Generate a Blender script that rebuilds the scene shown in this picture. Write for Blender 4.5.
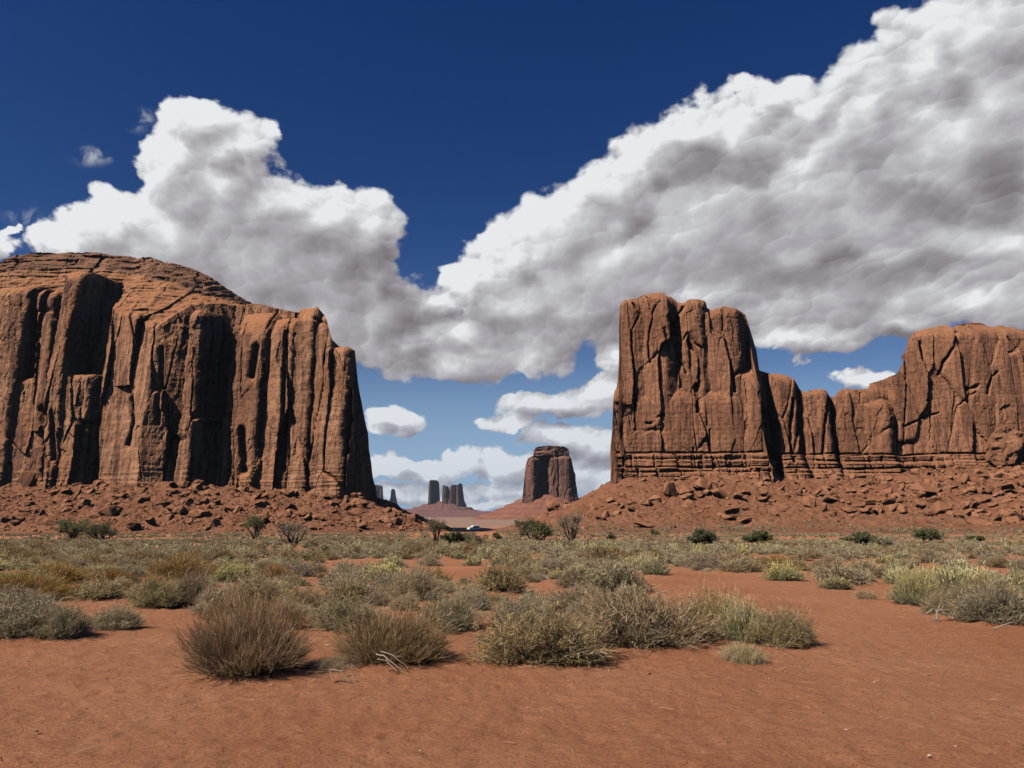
import bpy, math, random
import numpy as np
from mathutils import Vector

for _o in list(bpy.data.objects):
    bpy.data.objects.remove(_o, do_unlink=True)
scene = bpy.context.scene
col = scene.collection

# ------------------------------------------------------------------ camera
EYE = 1.6
FPX = 770.0
PITCH = math.atan((516 - 384) / FPX)
CP, SP = math.cos(PITCH), math.sin(PITCH)
cam_data = bpy.data.cameras.new("camera")
cam_data.sensor_fit = 'HORIZONTAL'
cam_data.sensor_width = 36.0
cam_data.lens = 36.0 * FPX / 1024.0
cam_data.clip_start = 0.1
cam_data.clip_end = 60000
cam = bpy.data.objects.new("camera", cam_data)
cam.location = (0, 0, EYE)
cam.rotation_euler = (math.pi / 2 + PITCH, 0, 0)
col.objects.link(cam)
scene.camera = cam


def at(px, row, Y):
    """point of the place at distance Y seen in the photograph at (px, row)"""
    A, B = (px - 512.0) / FPX, (384.0 - row) / FPX
    dy, dz = CP - B * SP, SP + B * CP
    return (A / dy * Y, Y, EYE + dz / dy * Y)


def sky_dir(px, row):
    A, B = (px - 512.0) / FPX, (384.0 - row) / FPX
    dy, dz = CP - B * SP, SP + B * CP
    return A / dy, dz / dy


# ------------------------------------------------------------------ light
SUN_AZ = -125.0      # degrees from the view direction, negative = left
SUN_EL = 46.0
_a, _e = math.radians(SUN_AZ), math.radians(SUN_EL)
SUN_DIR = Vector((math.sin(_a) * math.cos(_e), math.cos(_a) * math.cos(_e), math.sin(_e)))
sun_data = bpy.data.lights.new("sun", 'SUN')
sun_data.energy = 5.0
sun_data.angle = math.radians(0.5)
sun_data.color = (1.0, 0.93, 0.82)
sun = bpy.data.objects.new("sun", sun_data)
sun.rotation_euler = (-SUN_DIR).to_track_quat('-Z', 'Y').to_euler()
sun.location = (-80, -30, 90)
col.objects.link(sun)

scene.view_settings.view_transform = 'Standard'
scene.view_settings.look = 'None'
scene.view_settings.gamma = 1.0
scene.view_settings.use_curve_mapping = False
scene.view_settings.exposure = 0.18
scene.render.engine = 'CYCLES'
scene.cycles.max_bounces = 5
scene.cycles.diffuse_bounces = 0
scene.cycles.glossy_bounces = 0
scene.cycles.transmission_bounces = 2
scene.cycles.volume_bounces = 0
scene.cycles.transparent_max_bounces = 6
scene.cycles.use_denoising = True
# ------------------------------------------------------------------ world: Nishita sky with procedural cumulus
world = bpy.data.worlds.new("World")
scene.world = world
world.use_nodes = True


class NT:
    """small wrapper to write node trees briefly"""
    def __init__(self, tree):
        self.t = tree
        self.n = tree.nodes
        self.l = tree.links

    def node(self, kind, **kw):
        nd = self.n.new(kind)
        for k, v in kw.items():
            setattr(nd, k, v)
        return nd

    def put(self, sock, v):
        if v is None:
            return
        if isinstance(v, bpy.types.NodeSocket):
            self.l.new(v, sock)
        else:
            try:
                sock.default_value = v
            except Exception:
                sock.default_value = (*v, 1.0)

    def math(self, op, a, b=None, c=None, clamp=False):
        nd = self.node('ShaderNodeMath', operation=op, use_clamp=clamp)
        for s, v in zip(nd.inputs, (a, b, c)):
            self.put(s, v)
        return nd.outputs[0]

    def vec(self, op, a, b=None, c=None):
        nd = self.node('ShaderNodeVectorMath', operation=op)
        for s, v in zip(nd.inputs, (a, b, c)):
            self.put(s, v)
        return nd.outputs['Value'] if op in ('LENGTH', 'DOT_PRODUCT', 'DISTANCE') else nd.outputs[0]

    def rng(self, v, a, b, c=0.0, d=1.0, smooth=False):
        nd = self.node('ShaderNodeMapRange', interpolation_type='SMOOTHSTEP' if smooth else 'LINEAR')
        for s, x in zip(nd.inputs, (v, a, b, c, d)):
            self.put(s, x)
        return nd.outputs[0]

    def mix(self, f, a, b, blend='MIX'):
        nd = self.node('ShaderNodeMix', data_type='RGBA', blend_type=blend)
        self.put(nd.inputs[0], f)
        self.put(nd.inputs[6], a if isinstance(a, bpy.types.NodeSocket) else (*a[:3], 1.0))
        self.put(nd.inputs[7], b if isinstance(b, bpy.types.NodeSocket) else (*b[:3], 1.0))
        return nd.outputs[2]

    def noise(self, vec, scale, detail=4, rough=0.5, dist=0.0, dims='3D', lac=2.0):
        nd = self.node('ShaderNodeTexNoise', noise_dimensions=dims)
        self.put(nd.inputs['Vector'], vec)
        nd.inputs['Scale'].default_value = scale
        nd.inputs['Detail'].default_value = detail
        nd.inputs['Roughness'].default_value = rough
        nd.inputs['Distortion'].default_value = dist
        nd.inputs['Lacunarity'].default_value = lac
        return nd

    def ramp(self, f, stops, mode='LINEAR'):
        nd = self.node('ShaderNodeValToRGB')
        nd.color_ramp.interpolation = mode
        el = nd.color_ramp.elements
        while len(el) > 1:
            el.remove(el[-1])
        el[0].position = stops[0][0]
        el[0].color = (*stops[0][1], 1)
        for p, c in stops[1:]:
            e = el.new(p)
            e.color = (*c, 1)
        self.put(nd.inputs[0], f)
        return nd.outputs[0]


# cumulus masses: centre and radii given as (px, row, rx, ry) of the view, stored as sky directions
CLOUD = [
    (200, 120, 44, 34), (232, 150, 40, 44), (172, 165, 42, 46), (215, 195, 70, 62), (265, 205, 62, 50),
    (112, 225, 66, 36), (60, 240, 46, 26), (325, 222, 62, 46), (362, 235, 40, 44), (375, 275, 40, 50),
    (170, 245, 120, 62), (280, 265, 110, 72), (330, 315, 85, 65), (385, 318, 60, 45), (405, 345, 60, 30),
    (425, 302, 40, 17), (470, 352, 88, 42), (530, 310, 85, 58), (470, 282, 34, 34), (505, 262, 46, 40),
    (455, 366, 76, 18), (530, 356, 50, 28),
    (560, 232, 74, 54), (615, 205, 60, 62), (600, 270, 110, 72), (642, 165, 48, 44), (690, 135, 56, 42),
    (740, 150, 66, 62), (800, 105, 42, 40), (760, 100, 34, 26), (720, 215, 130, 90), (835, 145, 90, 74),
    (880, 95, 64, 58), (930, 62, 62, 74), (985, 30, 80, 80), (960, 150, 120, 100), (900, 220, 160, 82),
    (760, 268, 160, 62), (1010, 240, 130, 72), (860, 296, 170, 44), (1080, 110, 110, 160), (680, 320, 110, 30), (810, 215, 90, 70), (1000, 110, 80, 80),
    (975, 300, 100, 32), (900, 322, 66, 20), (800, 336, 90, 20), (1040, 300, 80, 40), (872, 378, 34, 11),
    (548, 405, 62, 15), (600, 396, 40, 20), (622, 360, 30, 20), (510, 420, 34, 9),
    (398, 421, 34, 16), (385, 466, 30, 13), (430, 474, 40, 13), (464, 463, 24, 16),
    (505, 466, 40, 18), (556, 437, 46, 13), (600, 445, 36, 20), (395, 492, 36, 9), (440, 497, 44, 10), (520, 492, 44, 12), (600, 480, 40, 24), (480, 505, 110, 6),
    (-8, 246, 30, 22), (14, 226, 13, 7),
]
WISPS = [(92, 155, 34, 17), (22, 216, 30, 16), (380, 205, 22, 14), (425, 295, 30, 12), (140, 120, 22, 20), (660, 130, 30, 14), (905, 40, 26, 20)]
# grey shade painted by hand into the hearts and flat bases of the clouds
HEART = [
    (310, 250, 80, 50, .50), (370, 295, 42, 56, .70), (206, 236, 40, 22, .30), (398, 312, 62, 26, .85), (270, 290, 90, 30, .45),
    (512, 322, 60, 20, .55), (654, 325, 85, 24, .85), (615, 206, 50, 24, .55), (560, 262, 30, 16, .25), (440, 344, 70, 8, .5),
    (715, 165, 80, 36, .65), (770, 210, 70, 24, .45), (872, 140, 48, 34, .40), (945, 206, 95, 30, .95), (1010, 190, 40, 50, .8),
    (835, 278, 150, 24, .75), (700, 270, 80, 24, .45), (960, 268, 70, 14, .45), (545, 416, 60, 7, .5), (402, 436, 34, 7, .5),
    (600, 402, 30, 8, .5), (930, 332, 60, 8, .4), (430, 480, 50, 5, .5), (505, 476, 36, 5, .5), (560, 446, 40, 5, .5),
    (600, 460, 30, 7, .5), (470, 500, 90, 4, .35),
]


def new_group(name):
    g = bpy.data.node_groups.new(name, 'ShaderNodeTree')
    g.interface.new_socket("P", in_out='INPUT', socket_type='NodeSocketVector')
    g.interface.new_socket("Density", in_out='OUTPUT', socket_type='NodeSocketFloat')
    t = NT(g)
    gi = t.node('NodeGroupInput')
    go = t.node('NodeGroupOutput')
    # clouds lie in a layer: towards the horizon they are farther off, smaller and flatter
    sp = t.node('ShaderNodeSeparateXYZ')
    t.put(sp.inputs[0], gi.outputs[0])
    k = t.math('MAXIMUM', t.math('ADD', sp.outputs[1], 0.48), 0.1)
    cb = t.node('ShaderNodeCombineXYZ')
    t.put(cb.inputs[0], t.math('DIVIDE', t.math('MULTIPLY', sp.outputs[0], 0.94), k))
    t.put(cb.inputs[1], t.math('MULTIPLY', t.math('LOGARITHM', k, math.e), 1.06))
    return g, t, gi.outputs[0], cb.outputs[0], k, go.inputs[0]


def base_group():
    g, t, P, N, k, dst = new_group("cloud_masses")
    w = t.noise(N, 11.0, 4, 0.55, dims='2D')
    off = t.vec('MULTIPLY_ADD', w.outputs['Color'], (.12, .09, 0), (-.06, -.045, 0))
    sc = t.node('ShaderNodeVectorMath', operation='SCALE')
    t.put(sc.inputs[0], off)
    t.put(sc.inputs['Scale'], t.math('MINIMUM', t.math('SUBTRACT', k, 0.13), 0.85))
    Q = t.vec('ADD', P, sc.outputs[0])
    acc = None
    for (px, row, rx, ry) in CLOUD:
        a, e = sky_dir(px, row)
        sx, sy = FPX / rx, FPX / ry * 0.97
        q = t.vec('LENGTH', t.vec('MULTIPLY_ADD', Q, (sx, sy, 0), (-a * sx, -e * sy, 0)))
        if acc is None:
            acc = q
        else:
            nd = t.node('ShaderNodeMath', operation='SMOOTH_MIN')
            t.put(nd.inputs[0], acc)
            t.put(nd.inputs[1], q)
            nd.inputs[2].default_value = 0.3
            acc = nd.outputs[0]
    t.put(dst, t.math('SUBTRACT', 1.0, acc))
    return g


def lump_group():
    """cauliflower heads: rounded cells of three sizes; returns their height and how far each side faces the sun"""
    g, t, P, N, k, dst = new_group("cloud_heads")
    g.interface.new_socket("Shade", in_out='OUTPUT', socket_type='NodeSocketFloat')
    go = [n for n in g.nodes if n.bl_idname == 'NodeGroupOutput'][0]
    w = t.noise(N, 26.0, 4, 0.6, dims='2D').outputs['Color']
    w1 = t.noise(N, 6.0, 2, 0.5, dims='2D').outputs['Color']
    H = S = None
    for sc, warp, big, hh, ss, sm in ((6.5, .050, .07, .34, .62, .5), (15.0, .034, .05, .20, .46, .4), (36.0, .018, .03, .11, .36, .3)):
        Q = t.vec('ADD', N, t.vec('MULTIPLY_ADD', w, (warp, warp, 0), (-warp / 2, -warp / 2, 0)))
        Q = t.vec('ADD', Q, t.vec('MULTIPLY_ADD', w1, (big, big, 0), (-big / 2, -big / 2, 0)))
        vo = t.node('ShaderNodeTexVoronoi', voronoi_dimensions='2D', feature='SMOOTH_F1')
        t.put(vo.inputs['Vector'], Q)
        vo.inputs['Scale'].default_value = sc
        vo.inputs['Detail'].default_value = 0.0
        vo.inputs['Smoothness'].default_value = sm
        n = t.vec('SUBTRACT', Q, vo.outputs['Position'])
        sh = t.vec('DOT_PRODUCT', n, (-.58 * sc, .82 * sc, 0))
        d2 = t.math('MULTIPLY', vo.outputs['Distance'], vo.outputs['Distance'])
        h = t.math('MULTIPLY_ADD', d2, -1.6 * hh, .30 * hh)
        sh = t.math('MULTIPLY', sh, ss)
        H = h if H is None else t.math('ADD', H, h)
        S = sh if S is None else t.math('ADD', S, sh)
    t.put(dst, H)
    t.put(go.inputs[1], S)
    return g


def build_world():
    g_base = base_group()
    g_lump = lump_group()
    t = NT(world.node_tree)
    t.n.clear()
    out = t.node('ShaderNodeOutputWorld')
    bg = t.node('ShaderNodeBackground')
    bg.inputs['Strength'].default_value = 0.05
    tc = t.node('ShaderNodeTexCoord')
    sep = t.node('ShaderNodeSeparateXYZ')
    t.put(sep.inputs[0], tc.outputs['Generated'])
    x, y, z = sep.outputs
    ysafe = t.math('MAXIMUM', y, 0.05)
    a = t.math('DIVIDE', x, ysafe)
    e = t.math('DIVIDE', z, ysafe)
    cmb = t.node('ShaderNodeCombineXYZ')
    t.put(cmb.inputs[0], a)
    t.put(cmb.inputs[1], e)
    P = cmb.outputs[0]

    def ev(grp, off=None):
        gn = t.node('ShaderNodeGroup')
        gn.node_tree = grp
        t.put(gn.inputs[0], P if off is None else t.vec('ADD', P, (*off, 0)))
        return gn.outputs[0]
    L1, L2 = (-.016, .022), (-.042, .062)
    b0, b1, b2 = ev(g_base), ev(g_base, L1), ev(g_base, L2)
    lump = ev(g_lump)
    head, shade = lump, lump.node.outputs[1]
    fb = t.noise(P, 17.0, 8, 0.56, dims='2D').outputs['Fac']
    fb = t.math('SUBTRACT', fb, 0.5)
    solid = t.rng(b0, 0.10, 0.60, 1.0, 0.40)
    d0 = t.math('MULTIPLY_ADD', t.math('ADD', head, t.math('MULTIPLY', fb, 0.62)), solid, b0)
    d2 = t.math('ADD', b2, head)
    ahead = t.rng(y, 0.05, 0.25, 0, 1)
    alpha = t.rng(d0, -0.02, 0.20, 0, 1, smooth=True)
    wisp = None
    for (px, row, rx, ry) in WISPS:
        aa, ee = sky_dir(px, row)
        sx, sy = FPX / rx, FPX / ry
        q = t.rng(t.vec('LENGTH', t.vec('MULTIPLY_ADD', P, (sx, sy, 0), (-aa * sx, -ee * sy, 0))), 1.0, 0.0, 0, 1, True)
        wisp = q if wisp is None else t.math('MAXIMUM', wisp, q)
    torn = t.noise(P, 30.0, 6, 0.55, 0.4, dims='2D').outputs['Fac']
    wisp = t.math('MULTIPLY', t.rng(torn, .42, .75, 0, .55, True), wisp)
    alpha = t.math('MULTIPLY', t.math('MAXIMUM', alpha, wisp), ahead)
    # light reaching this point of the cloud: less the more cloud lies towards the sun
    tau = t.math('MAXIMUM', d2, 0)
    # the heads stand out on the sunlit flanks and melt together in the deep, flat underside
    crisp = t.rng(b0, 0.05, 0.75, 1.0, 0.30)
    rim = t.math('ADD', t.math('MULTIPLY', t.math('SUBTRACT', b0, b1), 0.60), t.math('MULTIPLY', t.math('MULTIPLY', shade, crisp), 0.60))
    rim = t.math('ADD', rim, t.math('MULTIPLY', fb, 0.20))
    heart = None
    wv = t.noise(P, 10.0, 3, 0.5, dims='2D')
    Ph = t.vec('ADD', P, t.vec('MULTIPLY_ADD', wv.outputs['Color'], (.11, .085, 0), (-.055, -.0425, 0)))
    for (px, row, rx, ry, wgt) in HEART:
        aa, ee = sky_dir(px, row)
        sx, sy = FPX / rx, FPX / ry
        v = t.vec('MULTIPLY_ADD', Ph, (sx, sy, 0), (-aa * sx, -ee * sy, 0))
        q = t.rng(t.vec('LENGTH', v), 1.35, 0.2, 0, wgt, smooth=True)
        heart = q if heart is None else t.math('MAXIMUM', heart, q)
    lit = t.math('SUBTRACT', 0.82, t.math('MULTIPLY', tau, 0.24))
    lit = t.math('ADD', lit, rim)
    lit = t.math('SUBTRACT', lit, t.math('MULTIPLY', heart, 0.54), clamp=True)
    ccol = t.ramp(lit, [(0.0, (.150, .134, .146)), (.3, (.220, .205, .220)), (.55, (.305, .296, .318)),
                        (.8, (.425, .428, .445)), (1.0, (.610, .622, .635))])
    sky = t.node('ShaderNodeTexSky', sky_type='NISHITA')
    sky.sun_disc = False
    sky.sun_elevation = math.radians(SUN_EL)
    sky.sun_rotation = math.radians(SUN_AZ) % (2 * math.pi)
    sky.altitude = 1700
    sky.air_density = 1.2
    sky.dust_density = 0.25
    sky.ozone_density = 1.6
    hs = t.node('ShaderNodeHueSaturation')
    hs.inputs['Hue'].default_value = 0.5
    t.put(hs.inputs['Hue'], t.rng(e, 0.02, 0.30, 0.515, 0.520))
    t.put(hs.inputs['Saturation'], t.rng(e, 0.02, 0.36, 1.12, 1.40))
    hs.inputs['Value'].default_value = 1.0
    t.put(hs.inputs['Value'], t.rng(e, 0.05, 0.45, 1.25, 0.86))
    t.put(hs.inputs['Color'], sky.outputs[0])
    skyc = t.mix(1.0, hs.outputs[0], (.94, 1.0, 1.04), 'MULTIPLY')
    # pale blue air low down
    skyc = t.mix(t.rng(e, 0.20, 0.02, 0.0, 0.9), skyc, (4.3, 7.0, 11.2))
    cl = t.vec('SCALE', ccol)
    cl.node.inputs['Scale'].default_value = 1.17 / 0.05
    # far, low clouds take some of the blue of the air in front of them
    far = t.rng(e, 0.20, 0.0, 0.0, 0.40)
    cl2 = t.mix(far, cl, (5.6, 7.4, 10.2))
    t.put(bg.inputs['Color'], t.mix(alpha, skyc, cl2))
    t.l.new(bg.outputs[0], out.inputs[0])
    world.cycles.sampling_method = 'MANUAL'
    world.cycles.sample_map_resolution = 512


build_world()
# ------------------------------------------------------------------ numpy noise
RNG = np.random.default_rng(11)
_PERM = RNG.permutation(4096)
_GRAD = RNG.uniform(0, 2 * np.pi, 4096)
_RND = RNG.random(4096)


def _hash(i, j, seed=0):
    return _PERM[(_PERM[(i + seed * 131) & 4095] + j * 7) & 4095]


def gnoise(x, y, seed=0):
    x, y = np.broadcast_arrays(np.asarray(x, float), np.asarray(y, float))
    i, j = np.floor(x).astype(int), np.floor(y).astype(int)
    fx, fy = x - i, y - j
    u, v = fx * fx * fx * (fx * (fx * 6 - 15) + 10), fy * fy * fy * (fy * (fy * 6 - 15) + 10)

    def gr(di, dj):
        a = _GRAD[_hash(i + di, j + dj, seed)]
        return np.cos(a) * (fx - di) + np.sin(a) * (fy - dj)
    a = gr(0, 0) * (1 - u) + gr(1, 0) * u
    b = gr(0, 1) * (1 - u) + gr(1, 1) * u
    return (a * (1 - v) + b * v) * 1.5


def fbm(x, y, octv=4, seed=0, rough=0.5):
    s, amp, tot = 0, 1.0, 0
    for k in range(octv):
        s = s + amp * gnoise(x * 2 ** k, y * 2 ** k, seed + k * 3)
        tot += amp
        amp *= rough
    return s / tot * 1.3


def cells(x, y, seed=0):
    """Worley noise: distance to nearest, to second nearest, random value of the nearest cell"""
    x, y = np.broadcast_arrays(np.asarray(x, float), np.asarray(y, float))
    i, j = np.floor(x).astype(int), np.floor(y).astype(int)
    f1 = np.full(x.shape, 9.0)
    f2 = np.full(x.shape, 9.0)
    cid = np.zeros(x.shape)
    for di in (-1, 0, 1):
        for dj in (-1, 0, 1):
            h = _hash(i + di, j + dj, seed)
            px = i + di + _RND[h]
            py = j + dj + _RND[(h * 3 + 17) & 4095]
            d = np.hypot(x - px, y - py)
            near = d < f1
            f2 = np.where(near, f1, np.minimum(f2, d))
            cid = np.where(near, _RND[(h * 5 + 7) & 4095], cid)
            f1 = np.where(near, d, f1)
    return f1, f2, cid


def facets(x, y, seed=0, tilt=1.0):
    """flat broken faces: every Worley cell is a plane with its own offset and lean; returns height, edge distance"""
    x, y = np.broadcast_arrays(np.asarray(x, float), np.asarray(y, float))
    i, j = np.floor(x).astype(int), np.floor(y).astype(int)
    f1 = np.full(x.shape, 9.0)
    f2 = np.full(x.shape, 9.0)
    out = np.zeros(x.shape)
    for di in (-1, 0, 1):
        for dj in (-1, 0, 1):
            h = _hash(i + di, j + dj, seed)
            dx = x - (i + di + _RND[h])
            dy = y - (j + dj + _RND[(h * 3 + 17) & 4095])
            d = np.hypot(dx, dy)
            near = d < f1
            f2 = np.where(near, f1, np.minimum(f2, d))
            v = (_RND[(h * 5 + 7) & 4095] - .5) + tilt * ((_RND[(h * 11 + 3) & 4095] - .5) * dx + (_RND[(h * 13 + 5) & 4095] - .5) * dy)
            out = np.where(near, v, out)
            f1 = np.where(near, d, f1)
    return out, f2 - f1


def sstep(a, b, x):
    t = np.clip((np.asarray(x, float) - a) / (b - a), 0, 1)
    return t * t * (3 - 2 * t)


def smin(a, b, k):
    h = np.clip(0.5 + 0.5 * (b - a) / k, 0, 1)
    return b * (1 - h) + a * h - k * h * (1 - h)


# ------------------------------------------------------------------ objects
def mesh_from(name, verts, faces, smooth=False, face_mats=None):
    me = bpy.data.meshes.new(name)
    verts = np.asarray(verts, np.float32)
    faces = np.asarray(faces, np.int32)
    n, k = faces.shape
    me.vertices.add(len(verts))
    me.vertices.foreach_set('co', verts.ravel())
    me.loops.add(n * k)
    me.loops.foreach_set('vertex_index', faces.ravel())
    me.polygons.add(n)
    me.polygons.foreach_set('loop_start', np.arange(0, n * k, k, dtype=np.int32))
    me.polygons.foreach_set('loop_total', np.full(n, k, np.int32))
    if face_mats is not None:
        me.polygons.foreach_set('material_index', np.asarray(face_mats, np.int32))
    me.polygons.foreach_set('use_smooth', np.full(n, bool(smooth)))
    me.update(calc_edges=True)
    return me


def add(name, me, mats, parent=None, loc=None):
    o = bpy.data.objects.new(name, me)
    if me is not None:
        for m in (mats if isinstance(mats, (list, tuple)) else [mats]):
            if m is not None and m.name not in [x.name for x in me.materials if x]:
                me.materials.append(m)
    if parent is not None:
        o.parent = parent
    if loc is not None:
        o.location = loc
    col.objects.link(o)
    return o


def tag(o, label=None, cat=None, group=None, kind=None):
    for k, v in (('label', label), ('category', cat), ('group', group), ('kind', kind)):
        if v:
            o[k] = v
    return o


def copy_thing(root, loc, rot=(0, 0, 0), scale=(1, 1, 1)):
    c = root.copy()
    col.objects.link(c)
    c.location, c.rotation_euler, c.scale = loc, rot, scale
    for ch in root.children:
        d = ch.copy()
        col.objects.link(d)
        d.parent = c
        for g in ch.children:
            f = g.copy()
            col.objects.link(f)
            f.parent = d
    return c


class MB:
    """collects shapes into one mesh"""
    def __init__(self):
        self.v, self.f = [], []

    def quadgrid(self, P, close_u=False):
        """P: (n, m, 3) grid of points"""
        n, m = P.shape[:2]
        b = len(self.v)
        self.v.extend(P.reshape(-1, 3).tolist())
        for i in range(n - 1):
            for j in range(m if close_u else m - 1):
                j2 = (j + 1) % m
                self.f.append((b + i * m + j, b + i * m + j2, b + (i + 1) * m + j2, b + (i + 1) * m + j))

    def tube(self, pts, radii, sides=6):
        pts = np.asarray(pts, float)
        rings = []
        for i, p in enumerate(pts):
            d = pts[min(i + 1, len(pts) - 1)] - pts[max(i - 1, 0)]
            d = d / (np.linalg.norm(d) + 1e-9)
            r = np.array((1, 0, 0)) if abs(d[0]) < 0.8 else np.array((0, 1, 0))
            s = np.cross(d, r)
            s /= np.linalg.norm(s)
            u = np.cross(d, s)
            a = np.linspace(0, 2 * np.pi, sides, endpoint=False)
            rings.append(p + radii[i] * (np.cos(a)[:, None] * s + np.sin(a)[:, None] * u))
        self.quadgrid(np.array(rings), True)

    def box(self, c, s):
        b = len(self.v)
        for z in (-.5, .5):
            for x, y in ((-.5, -.5), (.5, -.5), (.5, .5), (-.5, .5)):
                self.v.append((c[0] + x * s[0], c[1] + y * s[1], c[2] + z * s[2]))
        for q in ((0, 3, 2, 1), (4, 5, 6, 7), (0, 1, 5, 4), (1, 2, 6, 5), (2, 3, 7, 6), (3, 0, 4, 7)):
            self.f.append(tuple(b + i for i in q))

    def mesh(self, name, smooth=False):
        return mesh_from(name, self.v, self.f, smooth)


# ------------------------------------------------------------------ materials
def new_mat(name, rough=0.95, spec=0.15):
    m = bpy.data.materials.new(name)
    m.use_nodes = True
    t = NT(m.node_tree)
    b = t.n['Principled BSDF']
    b.inputs['Roughness'].default_value = rough
    b.inputs['Specular IOR Level'].default_value = spec
    return m, t, b


def scaled_pos(t, s):
    ge = t.node('ShaderNodeNewGeometry')
    mp = t.node('ShaderNodeMapping')
    t.put(mp.inputs[0], ge.outputs['Position'])
    mp.inputs['Scale'].default_value = s
    return mp.outputs[0]


def bump(t, b, layers):
    prev = None
    for h, dist, strength in layers:
        nd = t.node('ShaderNodeBump')
        nd.inputs['Distance'].default_value = dist
        nd.inputs['Strength'].default_value = strength
        t.put(nd.inputs['Height'], h)
        if prev is not None:
            t.put(nd.inputs['Normal'], prev)
        prev = nd.outputs[0]
    t.put(b.inputs['Normal'], prev)


def rock_mat(name, base, light, dark, dust, k=1.0, streak=1.0, bed=0.5, dust_amt=0.8, obj_var=0.0):
    """sandstone: blotches, upright desert-varnish streaks, bedding, dust on ledges"""
    m, t, b = new_mat(name)
    pos = scaled_pos(t, (1, 1, 1))
    big = t.noise(scaled_pos(t, (.045 / k, .045 / k, .035 / k)), 1.0, 5, 0.6).outputs['Fac']
    fine = t.noise(pos, 0.55 / k, 6, 0.65).outputs['Fac']
    st = t.noise(scaled_pos(t, (.42 / k, .42 / k, .018 / k)), 1.0, 5, 0.65, 0.4).outputs['Fac']
    st2 = t.noise(scaled_pos(t, (1.6 / k, 1.6 / k, .05 / k)), 1.0, 3, 0.6).outputs['Fac']
    c = t.mix(t.rng(big, .36, .62), base, light)
    vo = t.node('ShaderNodeTexVoronoi', feature='F1')
    t.put(vo.inputs['Vector'], scaled_pos(t, (.15 / k, .15 / k, .030 / k)))
    vo.inputs['Scale'].default_value = 1.0
    sl = t.node('ShaderNodeSeparateColor')
    t.put(sl.inputs[0], vo.outputs['Color'])
    c = t.mix(t.rng(sl.outputs[0], .45, 1.0, 0, .55 * streak), c, dark)
    c = t.mix(t.rng(sl.outputs[1], .60, 1.0, 0, .65), c, light)
    oi = t.node('ShaderNodeObjectInfo')
    c = t.mix(t.rng(oi.outputs['Random'], 0, 1, 0, obj_var), c, dark)
    c = t.mix(t.rng(t.math('FRACT', t.math('MULTIPLY', oi.outputs['Random'], 9.7)), 0, 1, 0, obj_var), c, light)
    c = t.mix(t.math('MULTIPLY', t.rng(st, .49, .61), .95 * streak), c, dark)
    c = t.mix(t.math('MULTIPLY', t.rng(st2, .56, .72), .35 * streak), c, light)
    c = t.mix(t.rng(fine, .48, .68, 0, .65), c, dark)
    c = t.mix(t.rng(fine, .45, .25, 0, .35), c, light)
    bedn = t.noise(scaled_pos(t, (.02 / k, .02 / k, .75 / k)), 1.0, 4, 0.6).outputs['Fac']
    c = t.mix(t.rng(bedn, .52, .64, 0, bed), c, dark)
    ge = t.node('ShaderNodeNewGeometry')
    sp = t.node('ShaderNodeSeparateXYZ')
    t.put(sp.inputs[0], ge.outputs['True Normal'])
    c = t.mix(t.rng(sp.outputs[2], .35, .75, 0, dust_amt), c, dust)
    t.put(b.inputs['Base Color'], c)
    n1 = t.noise(scaled_pos(t, (.9 / k, .9 / k, .35 / k)), 1.0, 8, 0.62).outputs['Fac']
    n2 = t.noise(pos, 1.7 / k, 5, 0.7).outputs['Fac']
    bump(t, b, [(n1, 1.0 * k, .75), (n2, .28 * k, .7), (bedn, .5 * k, .5 * bed), (st, .6 * k, .35)])
    return m
# ------------------------------------------------------------------ ground shape
def ground_z(x, y):
    x, y = np.asarray(x, float), np.asarray(y, float)
    r = np.hypot(x, y)
    z = -2.75 * np.clip((r - 20) / 180, 0, 1) - 1.8 * sstep(200, 330, r)
    z = z + 0.10 * fbm(x / 7, y / 7, 3, 5) * sstep(8, 18, r) + 0.25 * fbm(x / 30, y / 30, 2, 9) * sstep(18, 60, r)
    return z


def hill_left(x, y):
    """rubble apron of the broad mesa"""
    H = np.interp(x, (-260, -186, -120, -88, -70, -56, -48), (18, 17.5, 15.0, 12.8, 11.5, 10.0, 8.0))
    dx = np.maximum(0, x + 54) * 2.3
    dy = np.maximum(0, np.interp(x, (-200, -160, -120, -52), (318, 305, 292, 279)) - y)
    d = np.hypot(dx, dy)
    h = (H + 3) * np.clip(1 - d / 74, 0, 1) ** 1.12
    n = fbm(x / 16, y / 16, 4, 21) * 1.5 + fbm(x / 5, y / 5, 3, 25) * 0.8
    return h + n * sstep(0, 4, h) * 0.9


def hill_right(x, y):
    """rubble apron of the camel-backed butte"""
    H = np.interp(x, (30, 48, 80, 115, 135, 160, 200, 260), (19.5, 20, 20.5, 18.5, 20, 21, 25, 26))
    dx = np.maximum(0, 46 - x) * 2.05
    dy = np.maximum(0, 322 - y)
    d = np.hypot(dx, dy)
    h = (H + 3) * np.clip(1 - d / 132, 0, 1) ** 1.75
    h = h + 3.0 * np.exp(-((x - 88) / 17) ** 2 - ((y - 300) / 22) ** 2)
    n = fbm(x / 18, y / 18, 4, 31) * 1.6 + fbm(x / 5, y / 5, 3, 35) * 0.7
    gully = np.abs(fbm(x / 9, y / 60, 2, 37)) * 1.1
    return h + (n - gully) * sstep(0.3, 5, h) * 0.9


def land_z(x, y):
    g = ground_z(x, y)
    return g + np.maximum(0, np.maximum(hill_left(x, y), hill_right(x, y)) - 0.35)


# mounds of sand that have gathered round the near shrubs: x, y, radius, height (filled by the shrub table)
MOUNDS = []


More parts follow.
